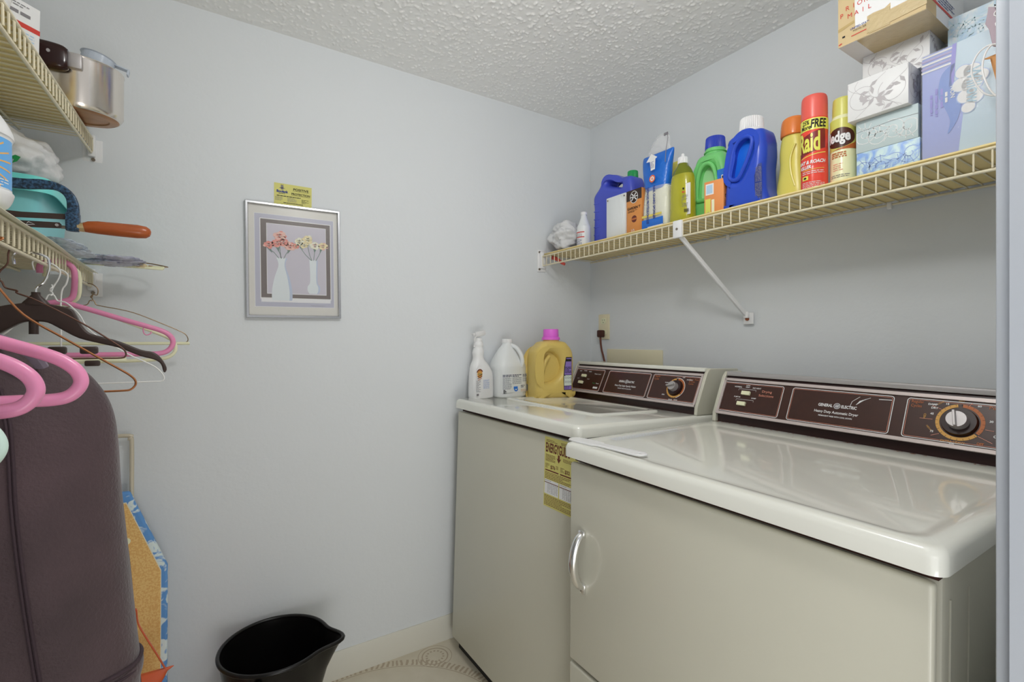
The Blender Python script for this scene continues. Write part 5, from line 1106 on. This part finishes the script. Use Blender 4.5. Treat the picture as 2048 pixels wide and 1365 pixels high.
t = tubular('pink tubular hanger hanging empty among the wire hangers', 1.450, -.225, [(.010, -.075), (.08, -.0995), (.130, -.1165), (.152, -.1245), (.167, -.133), (.1765, -.146), (.1765, -.160), (.168, -.173), (.152, -.180), (.12, -.1812), (.02, -.1817)], (-.030, -.0645), [(-.0606, -.002), (-.0580, .0180), (-.0290, .0265), (-.0125, .0200), (-.0039, .004), (-.0045, -.0400), (-.0110, -.0570)], M_pink, .0058)
b = B(); b.tube(cr(P3([(.120, -.116), (.120, -.130), (.126, -.136), (.134, -.132), (.134, -.128)]), 4), .0013, 8); b.build('strap_hook', M_pink, t)
# trouser hanger with clips
t = hgr('clip_hanger', 'cream skirt hanger with dark clips below the pink tubular hanger', 1.375, -.238)
b = B(); b.tube(cr(P3([(-.020, -.014), (-.020, 0), (-.004, .001), (.010, -.010), (.008, -.030), (.0, -.055), (0, -.165), (0, -.180)]), 5), .0016, 8); b.build('hook', M_wwhite, t)
B().box((-.01, 0, -.1905), (.236, .008, .010), bev=.003).build('bar', M_hcream, t)
for x in (-.006, .045, -.10):
    b = B(); b.box((x, 0, -.170), (.030, .016, .016), bev=.004); b.box((x+.006, -.004, -.198), (.026, .010, .012), bev=.003); b.build('clip', M_hblack, t)
wirehanger('white coated wire hanger with twisted neck, beside the dark suit hanger', 1.270, -.240, [(.0464, -.0975), (.0654, -.132), (.1206, -.1754), (.150, -.193), (.168, -.205), (.179, -.218), (.183, -.228), (.179, -.2345), (.165, -.2350)], (.006, -.068), M_wwhite, .0013)
# wide dark suit hanger
t = hgr('suit_hanger', 'wide dark brown plastic suit hanger with silver hook', 1.150, -.240)
rt = [(.0088, -.0815), (.0183, -.084), (.0517, -.0917), (.0602, -.1016), (.0688, -.1219), (.0793, -.1356), (.0971, -.1424), (.1209, -.1506), (.1529, -.1663), (.1724, -.1714), (.1843, -.1838), (.1923, -.2012), (.1903, -.2097), (.1873, -.2084), (.1833, -.1936), (.1724, -.1848), (.1529, -.1783), (.1209, -.1624), (.0971, -.1552), (.0654, -.1448), (.0415, -.1291), (.0249, -.1182), (.0088, -.1162)]
slab('body', [rt+mirror(rt, .0088)[1:-1]], .016, .003, M_hblack, t, smoothn=3)
b = B(); b.loft([(-.088, .019, .009, .0088, 0, 3), (-.084, .017, .009, .0088, 0, 3), (-.071, .006, .006, .0088, 0, 3), (-.066, .006, .006, .0088, 0, 3)], 24); b.build('collar', M_hblack, t)
B().cyl((.006, 0, -.138), (.006, 0, -.114), .0065, n=16).build('centre_post', M_hblack, t)
b = B(); b.tube(cr(P3([(-.018, -.020), (-.018, -.002), (.000, .003), (.0216, -.004), (.0257, -.0158), (.0249, -.0292), (.0192, -.0474), (.0094, -.059), (.0088, -.072)]), 6), .0021, 10); b.build('hook', M_chrome, t)
wirehanger('thin dark wire hanger crossing in front of the suit hanger', 1.075, -.250, [(.0120, -.0738), (.0357, -.085), (.0900, -.1200), (.1300, -.1510), (.1433, -.1627), (.1475, -.1700), (.1470, -.1760), (.1410, -.1790)], (-.010, -.062), mat('dark_wire', (92, 66, 56), .35, .7), .0013)
wirehanger('copper-coloured wire hanger in front of the suit hanger', 1.000, -.240, [(.0250, -.1100), (.0703, -.1453), (.110, -.175), (.138, -.1955), (.1500, -.205), (.1565, -.213), (.1570, -.221), (.151, -.228), (.142, -.2294)], (-.026, -.060), M_wcop, .0016)
# empty coloured tubular hangers nearest the camera
for (lab_, Y, tx, tz, m_) in (('pink tubular hanger in front of the dark velour top, its tip nearer the back wall', .605, .1493, -.1833, M_pink), ('pink tubular hanger nearest the camera, tip left of the other pink tip', .540, .1314, -.1848, M_pink), ('pale mint tubular hanger, only its tip showing at the left edge', .500, .1190, -.222, mat('mint_plastic', (178, 206, 190), .3))):
    rgt = [(tx-u_, tz+v_) for u_, v_ in ((.115, .057), (.08, .0435), (.05, .032), (.028, .0235), (.014, .0165), (.004, .0075), (0, -.002), (.002, -.010), (.009, -.017), (.020, -.0195), (.04, -.0195), (.09, -.0195))]
    a_ = (-.014, tz+.082)
    tubular(lab_, Y, -.240, rgt, a_, [(-.048, -.004), (-.046, .014), (-.020, .020), (.004, .012), (.006, -.010), (.004, a_[1]+.024), (-.002, a_[1]+.010)], m_, .0058)

# ------------------------------------------------------------------ dark velour top
rgt = [(.115-u_, -.178+v_) for u_, v_ in ((.09, .040), (.06, .030), (.03, .0205), (.014, .0150), (.004, .0070), (0, -.002), (.002, -.009), (.009, -.015), (.020, -.0175), (.04, -.0175), (.08, -.0175))]
tubular('pink tubular hanger holding the dark velour top, mostly inside it', .775, -.250, rgt, (0, -.112), [(-.036, -.004), (-.034, .014), (-.010, .020), (.010, .010), (.010, -.012), (.006, -.085), (0, -.100)], M_pink, .0055)
t = thing('velour_top', 'dark plum velour top hanging at the left edge', 'garment', (-.27, .775, 1.0), (0, 0, 0))
keys = [(-.50, .205, .075), (-.40, .211, .078), (-.26, .2095, .080), (-.228, .2130, .083), (-.218, .2115, .080), (-.205, .208, .082), (-.09, .198, .084), (0, .190, .078), (.055, .187, .068), (.095, .182, .056), (.125, .170, .044), (.150, .150, .032), (.168, .118, .022), (.180, .080, .014), (.188, .055, .006)]
sc_ = secs(keys, 5); b = B(); vs = []; N = 120
def jpt(z, hx, hy, a):
    c, s_ = math.cos(a), math.sin(a); fold = .0075*math.sin(a*6+z*5+.6)+.003*math.sin(a*13+z*11+1)+.004*math.sin(z*22+a*3)*(1 if z > -.2 else .6)
    k = 1+fold/hy*.45
    return (hx*math.copysign(abs(c)**.85, c)*(1+fold*.25), hy*math.copysign(abs(s_)**.85, s_)*k, z)
for (z, hx, hy, *_r) in sc_:
    for i in range(N): vs.append(jpt(z, hx, hy, 2*math.pi*i/N))
K = len(sc_); b.vf(vs, [(k*N+i, k*N+(i+1) % N, (k+1)*N+(i+1) % N, (k+1)*N+i) for k in range(K-1) for i in range(N)]+[tuple((K-1)*N+i for i in range(N))]); b.build('body', M_velvet, t, ang=80, solid=.002)
M_seam = mat('plum_seam', (58, 44, 50), .8, k=1.2, bump=.0008, bscale=300)
def at_z(z):
    for i in range(len(sc_)-1):
        if sc_[i][0] <= z <= sc_[i+1][0]:
            f_ = (z-sc_[i][0])/max(1e-6, sc_[i+1][0]-sc_[i][0]); return [sc_[i][k]*(1-f_)+sc_[i+1][k]*f_ for k in range(3)]
    return sc_[-1][:3]
b = B(); ring_ = []
for i in range(N):
    z = -.205+.012*math.cos(2*math.pi*i/N+2.6); q_ = at_z(z); p = jpt(z, q_[1]+.002, q_[2]+.002, 2*math.pi*i/N); ring_.append(p)
b.tube(ring_, .0026, 8, closed=True); b.tube([(p[0]*1.003, p[1]*1.004, p[2]-.008) for p in ring_], .0016, 8, closed=True); b.build('hem_seam', M_seam, t)
b = B()
for da in (0, .022):
    pts = []
    for k in range(26):
        z = .13-.325*k/25; q_ = at_z(z); p = jpt(z, q_[1]+.0008, q_[2]+.0016, -1.06+da+.10*(k/25)+.0*k); pts.append(p)
    b.tube(pts, .0018, 8)
b.build('side_seam', M_seam, t)
b = B(); P = cr([(.125, .06, .08), (.150, .085, .0), (.163, .095, -.10), (.172, .100, -.22), (.180, .100, -.34), (.184, .100, -.44)], 5)
b.tube(P, [.030+.012*math.sin(min(1, i/12)*1.57) for i in range(len(P))], 24, flat=.62); b.build('sleeve', mat('darker_velour', (46, 34, 38), .8, bump=.001, bscale=260), t)
# neck band
b = B(); b.tube(cr([(.125, -.030, .152), (.118, -.036, .166), (.104, -.030, .176), (.085, -.018, .184)], 4), [.004]*20 and .0045, 8, flat=1.8); b.build('neckband', mat('greyish_plum_rib', (104, 94, 106), .8), t)

# ------------------------------------------------------------------ ironing board leaning on the back wall
t = thing('ironing_board', 'ironing board with blue leaf-print cover leaning upright against the back wall', 'ironing board', (-.29, 1.655, 0), (R(-4), 0, 0))
OB = [(-.222, .010), (.222, .010), (.222, .545), (.135, .765), (-.135, .765), (-.222, .545)]
b = B(); n = len(OB); b.vf([(p[0], 0, p[1]) for p in OB]+[(p[0], .022, p[1]) for p in OB], [(i, (i+1) % n, n+(i+1) % n, n+i) for i in range(n)]+[tuple(range(n-1, -1, -1)), tuple(range(n, 2*n))]); b.build('cover', M_bluecloth, t, bev=.006)
g = G(lambda x, z, h: (x, -.0005-h, z), step=.0008); IB = [(-.206, .024), (.206, .024), (.206, .535), (.128, .735), (-.128, .735), (-.206, .535)]; g.poly([(p[0]*1.008, p[1]*1.002+.001) for p in IB], mat('white_piping', (206, 196, 180), .6), 0); g.poly(IB, M_tan, 1); g.build('underside_board', t)
B().cyl((.130, -.0045, .632), (.130, -.001, .632), .009, n=20).build('rivet', M_hcream, t)
b = B(); b.tube(cr([(.118, -.006, .58), (.135, -.012, .53), (.140, -.012, .47), (.130, -.008, .42), (.125, -.006, .38)], 5), .0022, 8); b.build('wire_cord', M_label, t)
b = B(); b.tube(cr([(.137, .032, .60), (.137, .030, .880), (.132, .030, .905), (.115, .030, .917), (-.115, .030, .917), (-.132, .030, .905), (-.137, .030, .88), (-.137, .032, .60)], 5), .0055, 12); b.build('leg_frame', mat('beige_painted_tube', (176, 168, 150), .3, .2), t)

# rust-red bag
t = thing('vinyl_bag', 'rust-red vinyl bag standing in front of the ironing board', 'bag', (-.165, 1.480, 0), (0, 0, R(0)))
b = B(); b.loft(secs([(.001, .070, .035, 0, 0, 3), (.02, .078, .042, 0, 0, 3), (.20, .082, .046, 0, 0, 3), (.32, .086, .036, .002, 0, 3), (.352, .094, .020, .006, 0, 2.4), (.372, .102, .006, .008, 0, 2)]), 40); b.build('body', M_redbag, t)
b = B(); b.tube(cr([(.100, -.002, .374), (.085, -.004, .412), (.066, -.004, .455), (.048, -.004, .500), (.044, -.004, .535), (.036, -.004, .52), (.030, -.004, .44), (.026, -.004, .372)], 5), .0050, 8, flat=.35); b.build('strap', M_redbag, t)
B().cyl((.103, 0, .368), (.118, 0, .372), .005, .001, 12).build('pointed_corner', M_redbag, t)

# bucket
t = thing('bucket', 'black plastic bucket with pouring spout on the floor', 'bucket', (.196, 1.600, 0), (0, 0, 0))
def brad(z, a, inn=0):
    f_ = z/.283; r = .104+(.145-.104)*f_-inn; d = (a-R(-24)+math.pi) % (2*math.pi)-math.pi
    return r+.048*math.exp(-(d/.26)**2)*max(0, (f_-.45)/.55)**1.5
b = B(); N = 96; prof = [(.000, 0), (.10, 0), (.20, 0), (.235, 0), (.255, 0), (.270, 0), (.283, 0), (.283, .004), (.270, .004), (.24, .004), (.15, .004), (.152, .007), (.012, .004)]
vs = []
for z, i_ in prof:
    for k in range(N): a = 2*math.pi*k/N; r = brad(z, a, i_); vs.append((r*math.cos(a), r*math.sin(a), z))
K = len(prof); b.vf(vs, [(k*N+i, k*N+(i+1) % N, (k+1)*N+(i+1) % N, (k+1)*N+i) for k in range(K-1) for i in range(N)]+[tuple(range(N-1, -1, -1)), tuple((K-1)*N+i for i in range(N))]); b.build('pail', M_bucket, t)
b = B(); b.tube([((brad(.283, a)+.001)*math.cos(a), (brad(.283, a)+.001)*math.sin(a), .283) for a in [2*math.pi*k/N for k in range(N)]], .0058, 12, closed=True); b.build('rim', M_bucket, t)
for s_ in (-1, 1): B().cyl((s_*.145*math.cos(R(66)), s_*.145*math.sin(R(66)), .262), (s_*.155*math.cos(R(66)), s_*.155*math.sin(R(66)), .262), .010, n=16).build('handle_ear', M_bucket, t)
b = B(); ea = R(66); pts = []
for k in range(25):
    a = math.pi*k/24; d = .152*math.cos(a); h_ = .152*math.sin(a)
    pts.append((d*math.cos(ea)-h_*.80*math.sin(ea)*-1*-1, d*math.sin(ea)+h_*.80*math.cos(ea), .262-h_*.0-.02*math.sin(a))) if False else None
b.bm.free()
